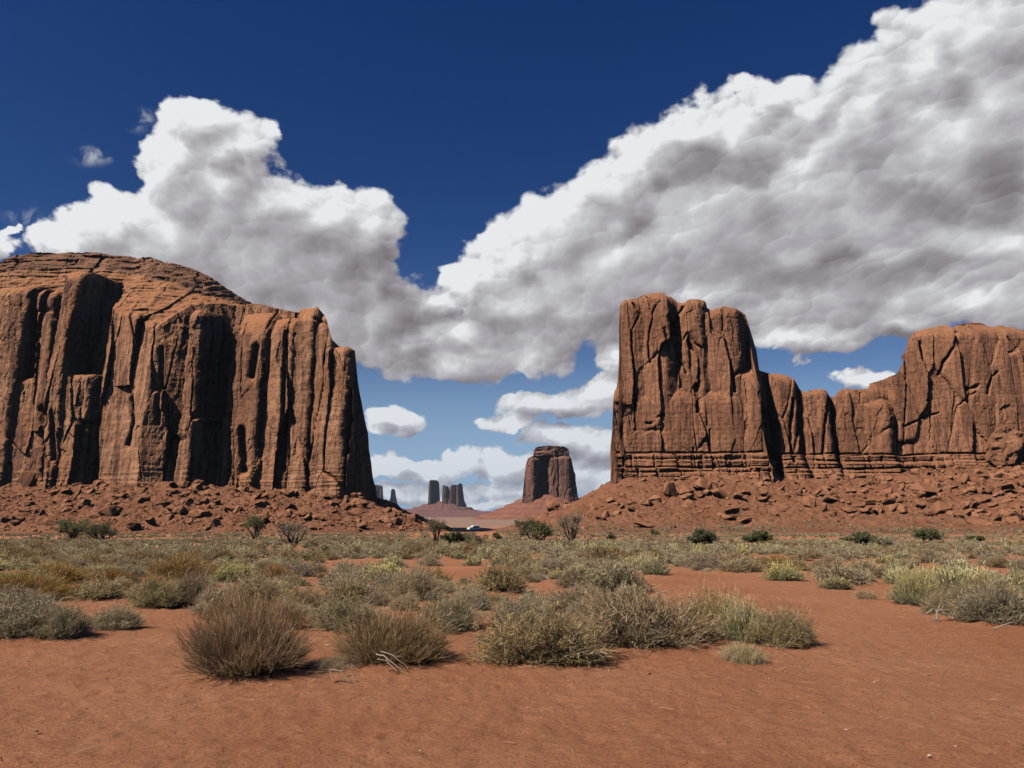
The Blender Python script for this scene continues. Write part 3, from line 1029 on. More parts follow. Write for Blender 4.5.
def build_buttes():
    mesa_wall = rock_mat("mesa_sandstone", (.32, .138, .070), (.46, .232, .128), (.105, .050, .036), (.40, .170, .075), 1.0, .9, .12)
    mesa_top = rock_mat("mesa_caprock", (.20, .095, .055), (.31, .155, .090), (.085, .045, .032), (.23, .115, .066), 1.0, .3, .9, .5)
    r = empty_at("mesa", (-130, 300, 0), "broad flat-topped red sandstone mesa with black clefts, at the left", "mesa")
    V, F, P = relief(MESA_SKY, mesa_front, .40, 260, -1.0, 362, 1.2)
    split_parts(r, V, F, P, ["cliff_wall", "layered_cap/dark thin-bedded caprock", "leaning_slab", "pillar/square pale pillar beside a cleft",
                             "pillar/dark pillar in front of a recess", "pillar/rounded pillar set back", "pillar/free-standing end pillar"],
                [mesa_wall, mesa_top] + [mesa_wall] * 5)
    butte_wall = rock_mat("butte_sandstone", (.275, .120, .062), (.42, .190, .104), (.105, .052, .036), (.33, .145, .072), .9, .75, .12)
    r = empty_at("butte", (140, 335, 0), "brown sandstone butte with a cracked twin-topped tower and a lower saddle", "butte")
    V, F, P = relief(BUTTE_SKY, butte_front, .36, 240, 2.0, 400, 1.2)
    split_parts(r, V, F, P, ["tower", "shoulder_buttress", "saddle_wall", "high_wall", "foot_ledge"], butte_wall)
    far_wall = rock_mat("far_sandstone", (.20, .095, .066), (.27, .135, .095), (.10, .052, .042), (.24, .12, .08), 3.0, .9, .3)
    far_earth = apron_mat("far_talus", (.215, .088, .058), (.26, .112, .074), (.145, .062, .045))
    r = empty_at("butte", (at(550, 500, 1520)[0], 1520, 0), "stump-shaped dark red butte with a flat cap, between the two near rock masses", "butte")
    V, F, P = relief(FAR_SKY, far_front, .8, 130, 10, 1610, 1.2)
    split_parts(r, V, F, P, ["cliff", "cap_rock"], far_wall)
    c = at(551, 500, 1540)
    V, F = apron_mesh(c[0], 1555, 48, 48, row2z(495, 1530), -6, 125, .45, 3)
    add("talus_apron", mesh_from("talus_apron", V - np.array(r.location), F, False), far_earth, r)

    # the row of far spires on a shared hill
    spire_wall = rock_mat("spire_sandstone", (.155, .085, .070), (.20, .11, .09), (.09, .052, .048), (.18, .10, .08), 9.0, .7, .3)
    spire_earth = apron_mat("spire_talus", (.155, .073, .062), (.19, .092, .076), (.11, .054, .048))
    D = 4400

    def spire(sky, label, name, cols_px, D=D):
        sky = [(p, rw, D) for p, rw in sky]

        def front(x, z, zt):
            cols = [D + 60 + 0 * x]
            for (pl, pc, pr, a, b) in cols_px:
                cols.append(column(x, z, pl, pc, pr, D, a, b, 470, 10, soft=8))
            y, idx = first_of(cols)
            return y + wall_relief(x, z, 8, 400, .55), np.zeros(x.shape, int)
        V, F, P = relief(sky, front, 1.4, 60, 30, D + 130)
        cx = at((sky[0][0] + sky[-1][0]) / 2, 500, D)[0]
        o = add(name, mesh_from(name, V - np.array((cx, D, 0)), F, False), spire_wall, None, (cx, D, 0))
        tag(o, label, "rock spire" if name == "rock_spire" else "butte")
    spire([(428, 507), (429, 482), (430, 480), (436, 480), (437, 482), (438, 502), (440, 507)],
          "tall square far rock tower on a stepped ledge, left of a cluster", "rock_spire", [(428, 432, 439, .4, 1.2)])
    spire([(442, 508), (442.6, 486), (443.4, 485), (444.6, 487), (445.4, 486), (446.8, 486), (447.6, 488), (448.4, 500), (449.2, 500),
           (449.8, 487), (452, 485), (456, 484.5), (458, 485), (459.2, 483.2), (461, 483.2), (461.6, 490), (463, 500), (465.5, 506), (466, 510)],
          "far cluster of joined rock towers with a notch, right of the tall square one", "rock_spire",
          [(442, 443.5, 445, .4, 1.2), (445, 446, 448, .4, 1), (449.5, 452, 458, .4, .8), (458, 459.5, 463, .4, 1)])
    spire([(386.5, 506), (389, 501), (390.2, 497), (390.6, 491), (391.3, 488.6), (392, 489.5), (392.8, 496), (393.6, 499), (394.2, 503), (397, 507)],
          "thin needle-shaped far rock spire near the dark edge of the mesa", "rock_spire", [(390, 391, 394, .4, 1)], 4700)
    spire([(352, 508), (354, 485), (378, 484.6), (379.3, 486), (380, 498), (381, 508)],
          "far flat-topped butte half hidden behind the end of the mesa", "butte", [(352, 366, 381, .2, .8)], 4900)
    for (px, D_, rx, ry, topr, reach, led, seed, label) in (
            (443, 4480, 70, 60, 501.5, 265, .55, 41, "stepped purple-red hill under the far towers"),
            (384, 4900, 60, 60, 504, 210, .4, 47, "low purple hill under the needle spire")):
        cx = at(px, 500, D_)[0]
        V, F = apron_mesh(cx, D_, rx, ry, row2z(topr, D_), -8, reach, led, seed, 200, 60, 1.15)
        n = len(V)
        V = np.vstack([V, [[cx, D_, row2z(topr, D_)]]])
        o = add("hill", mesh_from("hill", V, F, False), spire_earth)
        tag(o, label, "hill", kind="structure")
        # level top
        th = np.arange(200)
        cap = np.stack([np.full(200, n), th, th + 1], -1)
        o2 = mesh_from("hill_cap", V, cap, False)
        bm_ = o.data
        all_f = [tuple(f.vertices) for f in bm_.polygons] + [tuple(f) for f in cap.tolist()]
        me = bpy.data.meshes.new("hill")
        me.from_pydata([tuple(v) for v in V], [], all_f)
        me.materials.append(spire_earth)
        o.data = me
        bpy.data.meshes.remove(o2)
    # the long low bench that closes the plain
    xs = np.linspace(-1500, 900, 220)
    D_ = 3900
    prof = [(0, -8), (90, 6), (150, 20), (190, 22), (230, 36), (420, 40), (900, 40)]
    rows = []
    for (d, h) in prof:
        hh = h + (6 * fbm(xs / 160, xs * 0 + d * .013, 3, 61) if h > 0 else 0)
        yy = D_ + d + 60 * fbm(xs / 260, xs * 0, 3, 63)
        rows.append(np.stack([xs, yy, np.interp(xs, (-1500, -500, 150, 420), (1, 1, .55, .2)) * (hh + 8) - 8], -1))
    G = np.array(rows)
    n, m = G.shape[:2]
    i = np.arange(n - 1)[:, None] * m + np.arange(m - 1)[None]
    F = np.stack([i, i + 1, i + m + 1, i + m], -1).reshape(-1, 4)
    o = add("hill", mesh_from("hill", G.reshape(-1, 3), F, False), spire_earth)
    tag(o, "long low terraced bench of purple earth closing the far plain", "hill", kind="structure")
# ------------------------------------------------------------------ desert plants
def ribbons(P, W, side):
    """P (n, k, 3) centre lines, W (k,) or (n, k) half widths, side (n, 3): flat strips"""
    n, k, _ = P.shape
    W = np.broadcast_to(W, (n, k))[..., None]
    A, B = P - side[:, None] * W, P + side[:, None] * W
    V = np.stack([A, B], 2).reshape(-1, 3)
    base = np.arange(n)[:, None] * (2 * k) + np.arange(k - 1)[None] * 2
    F = np.stack([base, base + 1, base + 3, base + 2], -1).reshape(-1, 4)
    return V, F


def unit(v):
    return v / (np.linalg.norm(v, axis=-1, keepdims=True) + 1e-9)


def merge(parts):
    V, F, off = [], [], 0
    for v, f in parts:
        V.append(v)
        F.append(f + off)
        off += len(v)
    return np.vstack(V), np.vstack(F)


def lumpy(dirs, seed):
    a = np.arctan2(dirs[:, 1], dirs[:, 0])
    return 1 + .48 * fbm(np.cos(a) * 1.3 + dirs[:, 2] * 1.7 + seed, np.sin(a) * 1.3 + seed * 1.7, 3, int(seed) + 5)


def shrub_shape(kind, stems, width, seed, rng):
    """returns {part: (verts, faces)} for a plant 1 m wide and about 0.62 m high; width = half width of a twig in m"""
    parts = {}
    spread, rise, twigs, tlen, jit = {
        'sage': (1.52, .60, 8, .09, .85), 'brown': (1.46, .64, 6, .16, .26), 'yellow': (1.46, .64, 7, .10, .36),
        'olive': (1.50, .62, 8, .095, .6), 'straw': (1.45, .55, 1, .2, .1)}[kind]
    th = rng.uniform(0, 2 * np.pi, stems)
    ph = np.arccos(1 - rng.random(stems) * (1 - math.cos(spread)))
    d = np.stack([np.sin(ph) * np.cos(th), np.sin(ph) * np.sin(th), np.cos(ph)], 1)
    rad = .5 * lumpy(d, seed) * rng.uniform(.38, 1.0, stems) ** .8
    tip = d * rad[:, None]
    tip[:, 2] = tip[:, 2] * (rise / .5) * (1.0 + .10 * rng.standard_normal(stems))
    tip[:, 2] = np.maximum(tip[:, 2], .03)
    # ragged outline: bare sectors and a lean to one side
    a_ = np.arctan2(d[:, 1], d[:, 0])
    gap = fbm(np.cos(a_) * 2.2 + seed * 5, np.sin(a_) * 2.2 + d[:, 2] * 2.0, 2, int(seed) + 60)
    tip *= np.where(gap < -.28, .62, 1.0)[:, None]
    tip[:, 0] += tip[:, 2] * .22 * math.sin(seed * 2.7)
    root = np.stack([rng.normal(0, .05, stems), rng.normal(0, .05, stems), np.full(stems, -.02)], 1)
    root[:, :2] += d[:, :2] * rng.uniform(.05, .30, stems)[:, None]
    k = 4
    t = np.linspace(0, 1, k)[None, :, None]
    bow = np.zeros((stems, 1, 3))
    bow[:, 0, 2] = {'straw': .22, 'brown': .0}.get(kind, .01)
    bow[:, 0, :2] = rng.normal(0, .035, (stems, 2))
    P = root[:, None] * (1 - t) + tip[:, None] * t + bow * 4 * t * (1 - t)
    side = unit(np.cross(tip - root, rng.normal(0, 1, (stems, 3))))
    wood = ribbons(P, np.array([1.25, 1.0, .8, .45]) * width, side)
    parts['branches'] = wood
    if kind == 'straw':
        return {'blades': wood}
    # side twigs with narrow leaves, from the outer part of every stem
    m = stems * twigs
    si = np.repeat(np.arange(stems), twigs)
    tt = rng.uniform(.38, 1.0, m)
    o = root[si] * (1 - tt[:, None]) + tip[si] * tt[:, None] + bow[si, 0] * (4 * tt * (1 - tt))[:, None]
    dd = unit(tip[si] - root[si])
    td = unit(dd + jit * rng.normal(0, 1, (m, 3)) + np.array((0, 0, .25)))
    L = tlen * rng.uniform(.5, 1.15, m)
    tw = o[:, None] + td[:, None] * L[:, None, None] * np.array([0, .5, 1.0])[None, :, None]
    tw[:, 1] += rng.normal(0, .008, (m, 3))
    tw[:, :, 2] = np.maximum(tw[:, :, 2], .0)
    s2 = unit(np.cross(td, rng.normal(0, 1, (m, 3))))
    fol = ribbons(tw, np.array([.7, 1.0, .35]) * width * 1.05, s2)
    if kind == 'yellow':
        wide = ribbons(tw, np.array([1.0, 1.5, .8]) * width * 1.05, s2)
    high = (o[:, 2] / (rise * 1.0) + .25 * rng.standard_normal(m)) > .42
    if kind == 'yellow':
        pick = np.repeat(high, 2)
        f = fol[1]
        parts['foliage'] = (fol[0], f[~pick])
        parts['flower_tips'] = (wide[0], f[pick])
    else:
        parts['foliage'] = fol
    return parts


def plant_mat(name, ramp, trans=.38):
    m, t, b = new_mat(name, .8, .12)
    ge = t.node('ShaderNodeNewGeometry')
    oi = t.node('ShaderNodeObjectInfo')
    c = t.ramp(ge.outputs['Random Per Island'], ramp)
    hs = t.node('ShaderNodeHueSaturation')
    t.put(hs.inputs['Color'], c)
    t.put(hs.inputs['Hue'], t.rng(oi.outputs['Random'], 0, 1, .482, .506))
    t.put(hs.inputs['Saturation'], t.rng(t.math('FRACT', t.math('MULTIPLY', oi.outputs['Random'], 7.31)), 0, 1, .74, 1.0))
    t.put(hs.inputs['Value'], t.rng(t.math('FRACT', t.math('MULTIPLY', oi.outputs['Random'], 3.77)), 0, 1, .82, 1.18))
    t.put(b.inputs['Base Color'], hs.outputs[0])
    tr = t.node('ShaderNodeBsdfTranslucent')
    t.put(tr.inputs['Color'], hs.outputs[0])
    mx = t.node('ShaderNodeMixShader')
    mx.inputs[0].default_value = trans
    t.l.new(b.outputs[0], mx.inputs[1])
    t.l.new(tr.outputs[0], mx.inputs[2])
    t.l.new(mx.outputs[0], t.n['Material Output'].inputs['Surface'])
    return m


PM = {}


def plant_mats():
    PM['sage'] = plant_mat("sage_leaf", [(0, (.23, .152, .055)), (.35, (.43, .30, .118)), (.7, (.60, .44, .19)), (1, (.83, .66, .34))])
    PM['sage_wood'] = plant_mat("sage_twig", [(0, (.18, .12, .075)), (.6, (.36, .26, .16)), (1, (.58, .46, .31))], .05)
    PM['brown'] = plant_mat("snakeweed_twig", [(0, (.20, .105, .020)), (.5, (.36, .20, .040)), (1, (.58, .37, .10))])
    PM['brown_wood'] = plant_mat("snakeweed_wood", [(0, (.15, .075, .022)), (.6, (.28, .16, .050)), (1, (.56, .38, .16))], .05)
    PM['olive'] = plant_mat("olive_leaf", [(0, (.24, .165, .058)), (.5, (.44, .32, .13)), (1, (.68, .53, .26))])
    PM['yellow'] = plant_mat("rabbitbrush_leaf", [(0, (.28, .24, .085)), (.5, (.43, .38, .15)), (1, (.57, .51, .25))])
    PM['tips'] = plant_mat("rabbitbrush_tips", [(0, (.54, .43, .10)), (.5, (.72, .59, .17)), (1, (.86, .75, .30))])
    PM['straw'] = plant_mat("dry_grass", [(0, (.40, .25, .09)), (.5, (.62, .42, .165)), (1, (.80, .60, .30))])
    PM['juniper'] = plant_mat("juniper_leaf", [(0, (.095, .098, .032)), (.5, (.18, .18, .066)), (1, (.29, .285, .115))])
    PM['thorn'] = plant_mat("thorn_leaf", [(0, (.19, .15, .08)), (.5, (.30, .25, .14)), (1, (.42, .36, .22))])
    PM['deadwood'] = plant_mat("bleached_wood", [(0, (.27, .19, .125)), (1, (.46, .355, .25))], 0)
    PM['bark'] = plant_mat("dark_bark", [(0, (.075, .05, .038)), (1, (.13, .09, .068))], 0)


WOOD = {'sage': 'sage_wood', 'brown': 'brown_wood', 'olive': 'brown_wood', 'yellow': 'sage_wood'}
LABEL_KIND = {'sage': 'grey-green sagebrush', 'brown': 'brown wiry shrub', 'olive': 'olive twiggy shrub', 'yellow': 'yellow-tipped rabbitbrush', 'straw': 'pale dry grass tuft'}
NAME_KIND = {'sage': 'sagebrush', 'brown': 'wiry_shrub', 'olive': 'twiggy_shrub', 'yellow': 'rabbitbrush', 'straw': 'grass_tuft'}
SHAPES = {}


def shapes_for(kind, lod, var):
    key = (kind, lod, var)
    if key not in SHAPES:
        # the pale bush needs fewer blades the farther off it stands
        stems, w = ((2000, .0021), (720, .0039), (210, .0092), (70, .019))[lod]
        if kind == 'straw':
            stems, w = int(stems * 1.2), w * .8
        if kind == 'brown':
            stems, w = int(stems * 1.3), w * .72
        rng = np.random.default_rng(abs(hash_name(kind)) + lod * 17 + var * 101)
        parts = shrub_shape(kind, stems, w, var * 3.1 + lod, rng)
        out = {}
        for nm, (v, f) in parts.items():
            me = mesh_from(NAME_KIND[kind] + "_" + nm, v, f, False)
            mt = PM[{'branches': WOOD.get(kind), 'foliage': kind, 'flower_tips': 'tips', 'blades': 'straw'}[nm]]
            me.materials.append(mt)
            out[nm] = me
        SHAPES[key] = (out, parts)
    return SHAPES[key]


def hash_name(s):
    return sum(ord(c) * (i + 3) for i, c in enumerate(s))


PROTO = {}


def plant_thing(kind, lod, var, loc, rz, size, hgt, label, group=None, tilt=0.0):
    """one plant: an Empty at its foot with branches and foliage; first of a kind is built, the others copied"""
    key = (kind, lod, var)
    if key not in PROTO:
        meshes, _ = shapes_for(kind, lod, var)
        if len(meshes) == 1 or lod >= 2:
            # too small in view (or only blades): one mesh
            vs, fs, mi, off = [], [], [], 0
            mats = []
            for nm, me in meshes.items():
                v, f = SHAPES[key][1][nm]
                vs.append(v)
                fs.append(f + off)
                mi.append(np.full(len(f), len(mats)))
                mats.append(me.materials[0])
                off += len(v)
            me = mesh_from(NAME_KIND[kind], np.vstack(vs), np.vstack(fs), False, np.concatenate(mi))
            for m in mats:
                me.materials.append(m)
            root = bpy.data.objects.new(NAME_KIND[kind], me)
            col.objects.link(root)
        else:
            root = bpy.data.objects.new(NAME_KIND[kind], None)
            root.empty_display_size = .1
            col.objects.link(root)
            for nm, me in meshes.items():
                add(nm, me, None, root)
        PROTO[key] = root
        o = root
    else:
        o = copy_thing(PROTO[key], loc)
    o.location = loc
    o.rotation_euler = (tilt, 0, rz)
    o.scale = (size, size, hgt / (.74 if kind == 'brown' else .70))
    for k in ('group',):
        if k in o:
            del o[k]
    tag(o, label, 'grass' if kind == 'straw' else 'shrub', group)
    return o


def ground_at(px, row):
    """point of the flat ground seen at (px, row)"""
    y = 5.0
    lo, hi = 3.0, 195.0
    for _ in range(40):
        mid = (lo + hi) / 2
        p = at(px, row, mid)
        if p[2] > float(ground_z(p[0], p[1])):
            lo = mid
        else:
            hi = mid
    p = at(px, row, lo)
    return p[0], p[1], float(ground_z(p[0], p[1]))


# plants one can tell apart in the photograph: centre px, foot row, width px, height px, kind, label
NEAR = [
    (248, 686, 112, 84, 'brown', "big round brown wiry shrub, nearest of all, alone on the bare sand"),
    (393, 673, 112, 62, 'brown', "brown wiry shrub with bleached dead branches lying before it"),
    (338, 674, 60, 22, 'straw', "low withered brown tuft behind the bleached dead branches"),
    (540, 672, 132, 76, 'sage', "wide grey sagebrush with a pale bare twig standing in its front"),
    (640, 655, 150, 72, 'olive', "tall olive shrub in the middle of the long foreground thicket"),
    (712, 642, 90, 56, 'olive', "olive shrub behind the pale yellow rabbitbrush of the foreground thicket"),
    (744, 647, 56, 46, 'yellow', "pale yellow rabbitbrush near the right end of the foreground thicket"),
    (744, 668, 54, 30, 'straw', "straw-coloured drooping grass tuft at the foot of the yellow rabbitbrush"),
    (783, 652, 66, 48, 'sage', "dark sagebrush that ends the foreground thicket on the right"),
    (448, 634, 66, 48, 'sage', "round dense sagebrush left of the long foreground thicket"),
    (350, 634, 84, 40, 'olive', "olive shrub between the big round brown shrub and the sagebrush row"),
    (20, 644, 104, 46, 'sage', "wide sagebrush cut by the left edge of the photo"),
    (64, 643, 48, 40, 'sage', "sagebrush leaning on the wide one at the left edge"),
    (113, 633, 46, 29, 'sage', "small lone sagebrush on bare sand at the left"),
    (24, 606, 70, 32, 'brown', "brownish shrub behind the wide sagebrush at the left edge"),
    (52, 587, 52, 24, 'brown', "dark brown domed shrub with a shadow to its right, at the left"),
    (99, 603, 50, 24, 'sage', "low loose sagebrush beside bare sand, left of the olive pair"),
    (154, 613, 44, 36, 'olive', "left shrub of the olive pair on a small sand mound"),
    (187, 609, 46, 40, 'olive', "right shrub of the olive pair on a small sand mound"),
    (230, 585, 44, 24, 'yellow', "yellowish rabbitbrush behind the olive pair"),
    (182, 582, 60, 30, 'brown', "brown twiggy shrub behind the olive pair"),
    (218, 617, 54, 40, 'sage', "grey sagebrush just behind the big round brown shrub"),
    (262, 612, 62, 44, 'sage', "grey sagebrush over the crown of the big round brown shrub"),
    (304, 613, 46, 30, 'sage', "small sagebrush right behind the big round brown shrub"),
    (345, 592, 52, 28, 'sage', "sagebrush in front of the pale yellow-green rabbitbrush"),
    (385, 584, 50, 24, 'yellow', "pale yellow-green rabbitbrush amid grey sage, left of the middle"),
    (416, 604, 56, 44, 'sage', "upright sagebrush right of the pale yellow-green rabbitbrush"),
    (378, 609, 28, 18, 'sage', "little sagebrush below the pale yellow-green rabbitbrush"),
    (466, 586, 13, 11, 'sage', "tiny round sagebrush alone in a sand patch"),
    (500, 597, 54, 44, 'sage', "tall grey sagebrush right of the sand patch in the middle"),
    (577, 583, 30, 19, 'yellow', "small pale yellow rabbitbrush left of a dark grey sagebrush"),
    (616, 594, 66, 38, 'sage', "dark grey sagebrush behind the foreground thicket"),
    (655, 577, 34, 24, 'yellow', "yellowish rabbitbrush at the start of the open sand"),
    (656, 563, 30, 15, 'brown', "small dark brown domed shrub at the head of the open sand"),
    (600, 562, 52, 18, 'brown', "brown low shrub behind the small pale yellow rabbitbrush"),
    (541, 574, 18, 20, 'sage', "narrow grey sagebrush with a pale stump foot"),
    (705, 568, 42, 20, 'sage', "sagebrush on the far edge of the open sand, nearest the brown domed shrub"),
    (742, 574, 54, 20, 'sage', "pale grey sagebrush on the far edge of the open sand"),
    (785, 583, 38, 21, 'yellow', "yellow rabbitbrush jutting onto the open sand"),
    (846, 586, 56, 25, 'sage', "mixed grey sagebrush right of the yellow one on the open sand's edge"),
    (868, 580, 40, 22, 'olive', "olive shrub behind the small dry tuft"),
    (918, 610, 42, 38, 'yellow', "bright yellow-topped rabbitbrush left of the roots"),
    (962, 604, 50, 42, 'yellow', "yellow-crowned tall rabbitbrush behind the bleached roots"),
    (994, 605, 46, 34, 'yellow', "yellow-crowned rabbitbrush near the right edge"),
    (966, 618, 52, 34, 'olive', "olive-brown shrub right of the bleached roots"),
    (1000, 628, 72, 48, 'sage', "wide sagebrush at the right edge of the photo"),
    (945, 618, 36, 24, 'sage', "half-dead greyish shrub above the bleached roots"),
    (866, 600, 26, 13, 'straw', "small pale dry tuft lying on the open sand"),
    (1022, 596, 40, 24, 'yellow', "yellow rabbitbrush cut by the right edge of the photo"),
    (470, 612, 40, 26, 'sage', "low sagebrush left of the tall grey one in the middle"),
    (575, 618, 70, 34, 'sage', "grey sagebrush at the back of the foreground thicket"),
    (520, 632, 60, 40, 'sage', "sagebrush between the round dense one and the foreground thicket"),
]

# bare sand: polygons and ellipses in photo coordinates of the ground
BARE_POLY = [[(662, 562), (690, 570), (730, 577), (800, 588), (880, 600), (905, 614), (935, 626), (1000, 632), (1200, 640), (1200, 900), (-200, 900),
              (-200, 652), (60, 648), (140, 632), (190, 640), (300, 634), (430, 642), (480, 668), (610, 668), (700, 652), (806, 640), (720, 632), (655, 614), (636, 582), (648, 566)]]
BARE_ELL = [(508, 590, 46, 9), (452, 578, 36, 8), (420, 622, 34, 12), (70, 612, 46, 10), (28, 574, 26, 4), (128, 600, 30, 8), (130, 622, 60, 12),
            (240, 598, 20, 5), (548, 600, 30, 5), (300, 625, 40, 8), (600, 604, 25, 4), (120, 580, 22, 3), (330, 575, 20, 3), (480, 570, 30, 4)]


def proj(x, y, z):
    dy, dz = y, z - EYE
    f = dy * CP + dz * SP
    u = -dy * SP + dz * CP
    return 512 + FPX * x / f, 384 - FPX * u / f


def in_poly(px, row, poly):
    c = np.zeros(np.shape(px), bool)
    j = len(poly) - 1
    for i in range(len(poly)):
        xi, yi = poly[i]
        xj, yj = poly[j]
        cond = ((yi > row) != (yj > row)) & (px < (xj - xi) * (row - yi) / (yj - yi + 1e-9) + xi)
        c ^= cond
        j = i
    return c


def is_bare(px, row):
    b = np.zeros(np.shape(px), bool)
    for p in BARE_POLY:
        b |= in_poly(px, row, p)
    for cx, cy, rx, ry in BARE_ELL:
        b |= ((px - cx) / rx) ** 2 + ((row - cy) / ry) ** 2 < 1
    return b


PLANTS = []        # x, y, z, size, height, kind, label, group


def plan_plants():
    rng = np.random.default_rng(5)
    for (px, row, w, h, kind, label) in NEAR:
        x, y, z = ground_at(px, row)
        dist = math.hypot(x, y)
        size = w / FPX * dist * 1.10
        hgt = h / FPX * dist * .88
        y += size * .36                       # the foot row is the front edge of the plant
        x = x * (y / (y - size * .36))
        PLANTS.append([x, y, float(ground_z(x, y)), size, hgt, kind, label, None])
        if dist < 26 and kind != 'straw':
            mh = .035 + .05 * rng.random()
            MOUNDS.append((x, y, size * .62, mh))
            PLANTS[-1][2] += mh * .85
    # scattered scrub
    placed = [(p[0], p[1], p[3]) for p in PLANTS]
    cand = []
    ymax = 88.0
    tries = 15000
    yy = np.sqrt(rng.uniform(9.5 ** 2, ymax ** 2, tries))
    xx = rng.uniform(-.74, .74, tries) * yy
    pr = proj(xx, yy, ground_z(xx, yy))
    ok = ~is_bare(pr[0], pr[1]) & (pr[0] > -40) & (pr[0] < 1064)
    dens = fbm(xx / 9, yy / 9, 3, 71)
    ok &= rng.random(tries) < np.clip(.64 + 1.6 * dens, .02, 1)
    grid = {}

    def near(x, y, s):
        gx, gy = int(x // 2), int(y // 2)
        for i in range(gx - 1, gx + 2):
            for j in range(gy - 1, gy + 2):
                for (a, b, c) in grid.get((i, j), ()):
                    if (a - x) ** 2 + (b - y) ** 2 < ((s + c) * .40) ** 2:
                        return True
        return False
    for p in placed:
        grid.setdefault((int(p[0] // 2), int(p[1] // 2)), []).append(p)
    kinds = ['sage', 'sage', 'sage', 'sage', 'brown', 'olive', 'yellow', 'sage', 'straw', 'olive']
    for i in np.nonzero(ok)[0]:
        x, y = float(xx[i]), float(yy[i])
        s = float(rng.uniform(.5, 1.2) * (1.0 - .25 * sstep(35, 75, y)))
        if near(x, y, s):
            continue
        kn = gnoise(x / 6, y / 6, 75) * .9 + rng.uniform(-.6, .6)
        kind = 'yellow' if kn > .46 else 'brown' if kn < -.45 else 'olive' if .12 < kn < .46 else 'sage'
        if rng.random() < .05:
            kind = 'straw'
            s *= .6
        h = s * rng.uniform(.34, .54)
        grid.setdefault((int(x // 2), int(y // 2)), []).append((x, y, s))
        cand.append([x, y, float(ground_z(x, y)), s, float(h), kind, None, None])
    cand.sort(key=lambda c: -c[3] / c[1])
    return cand


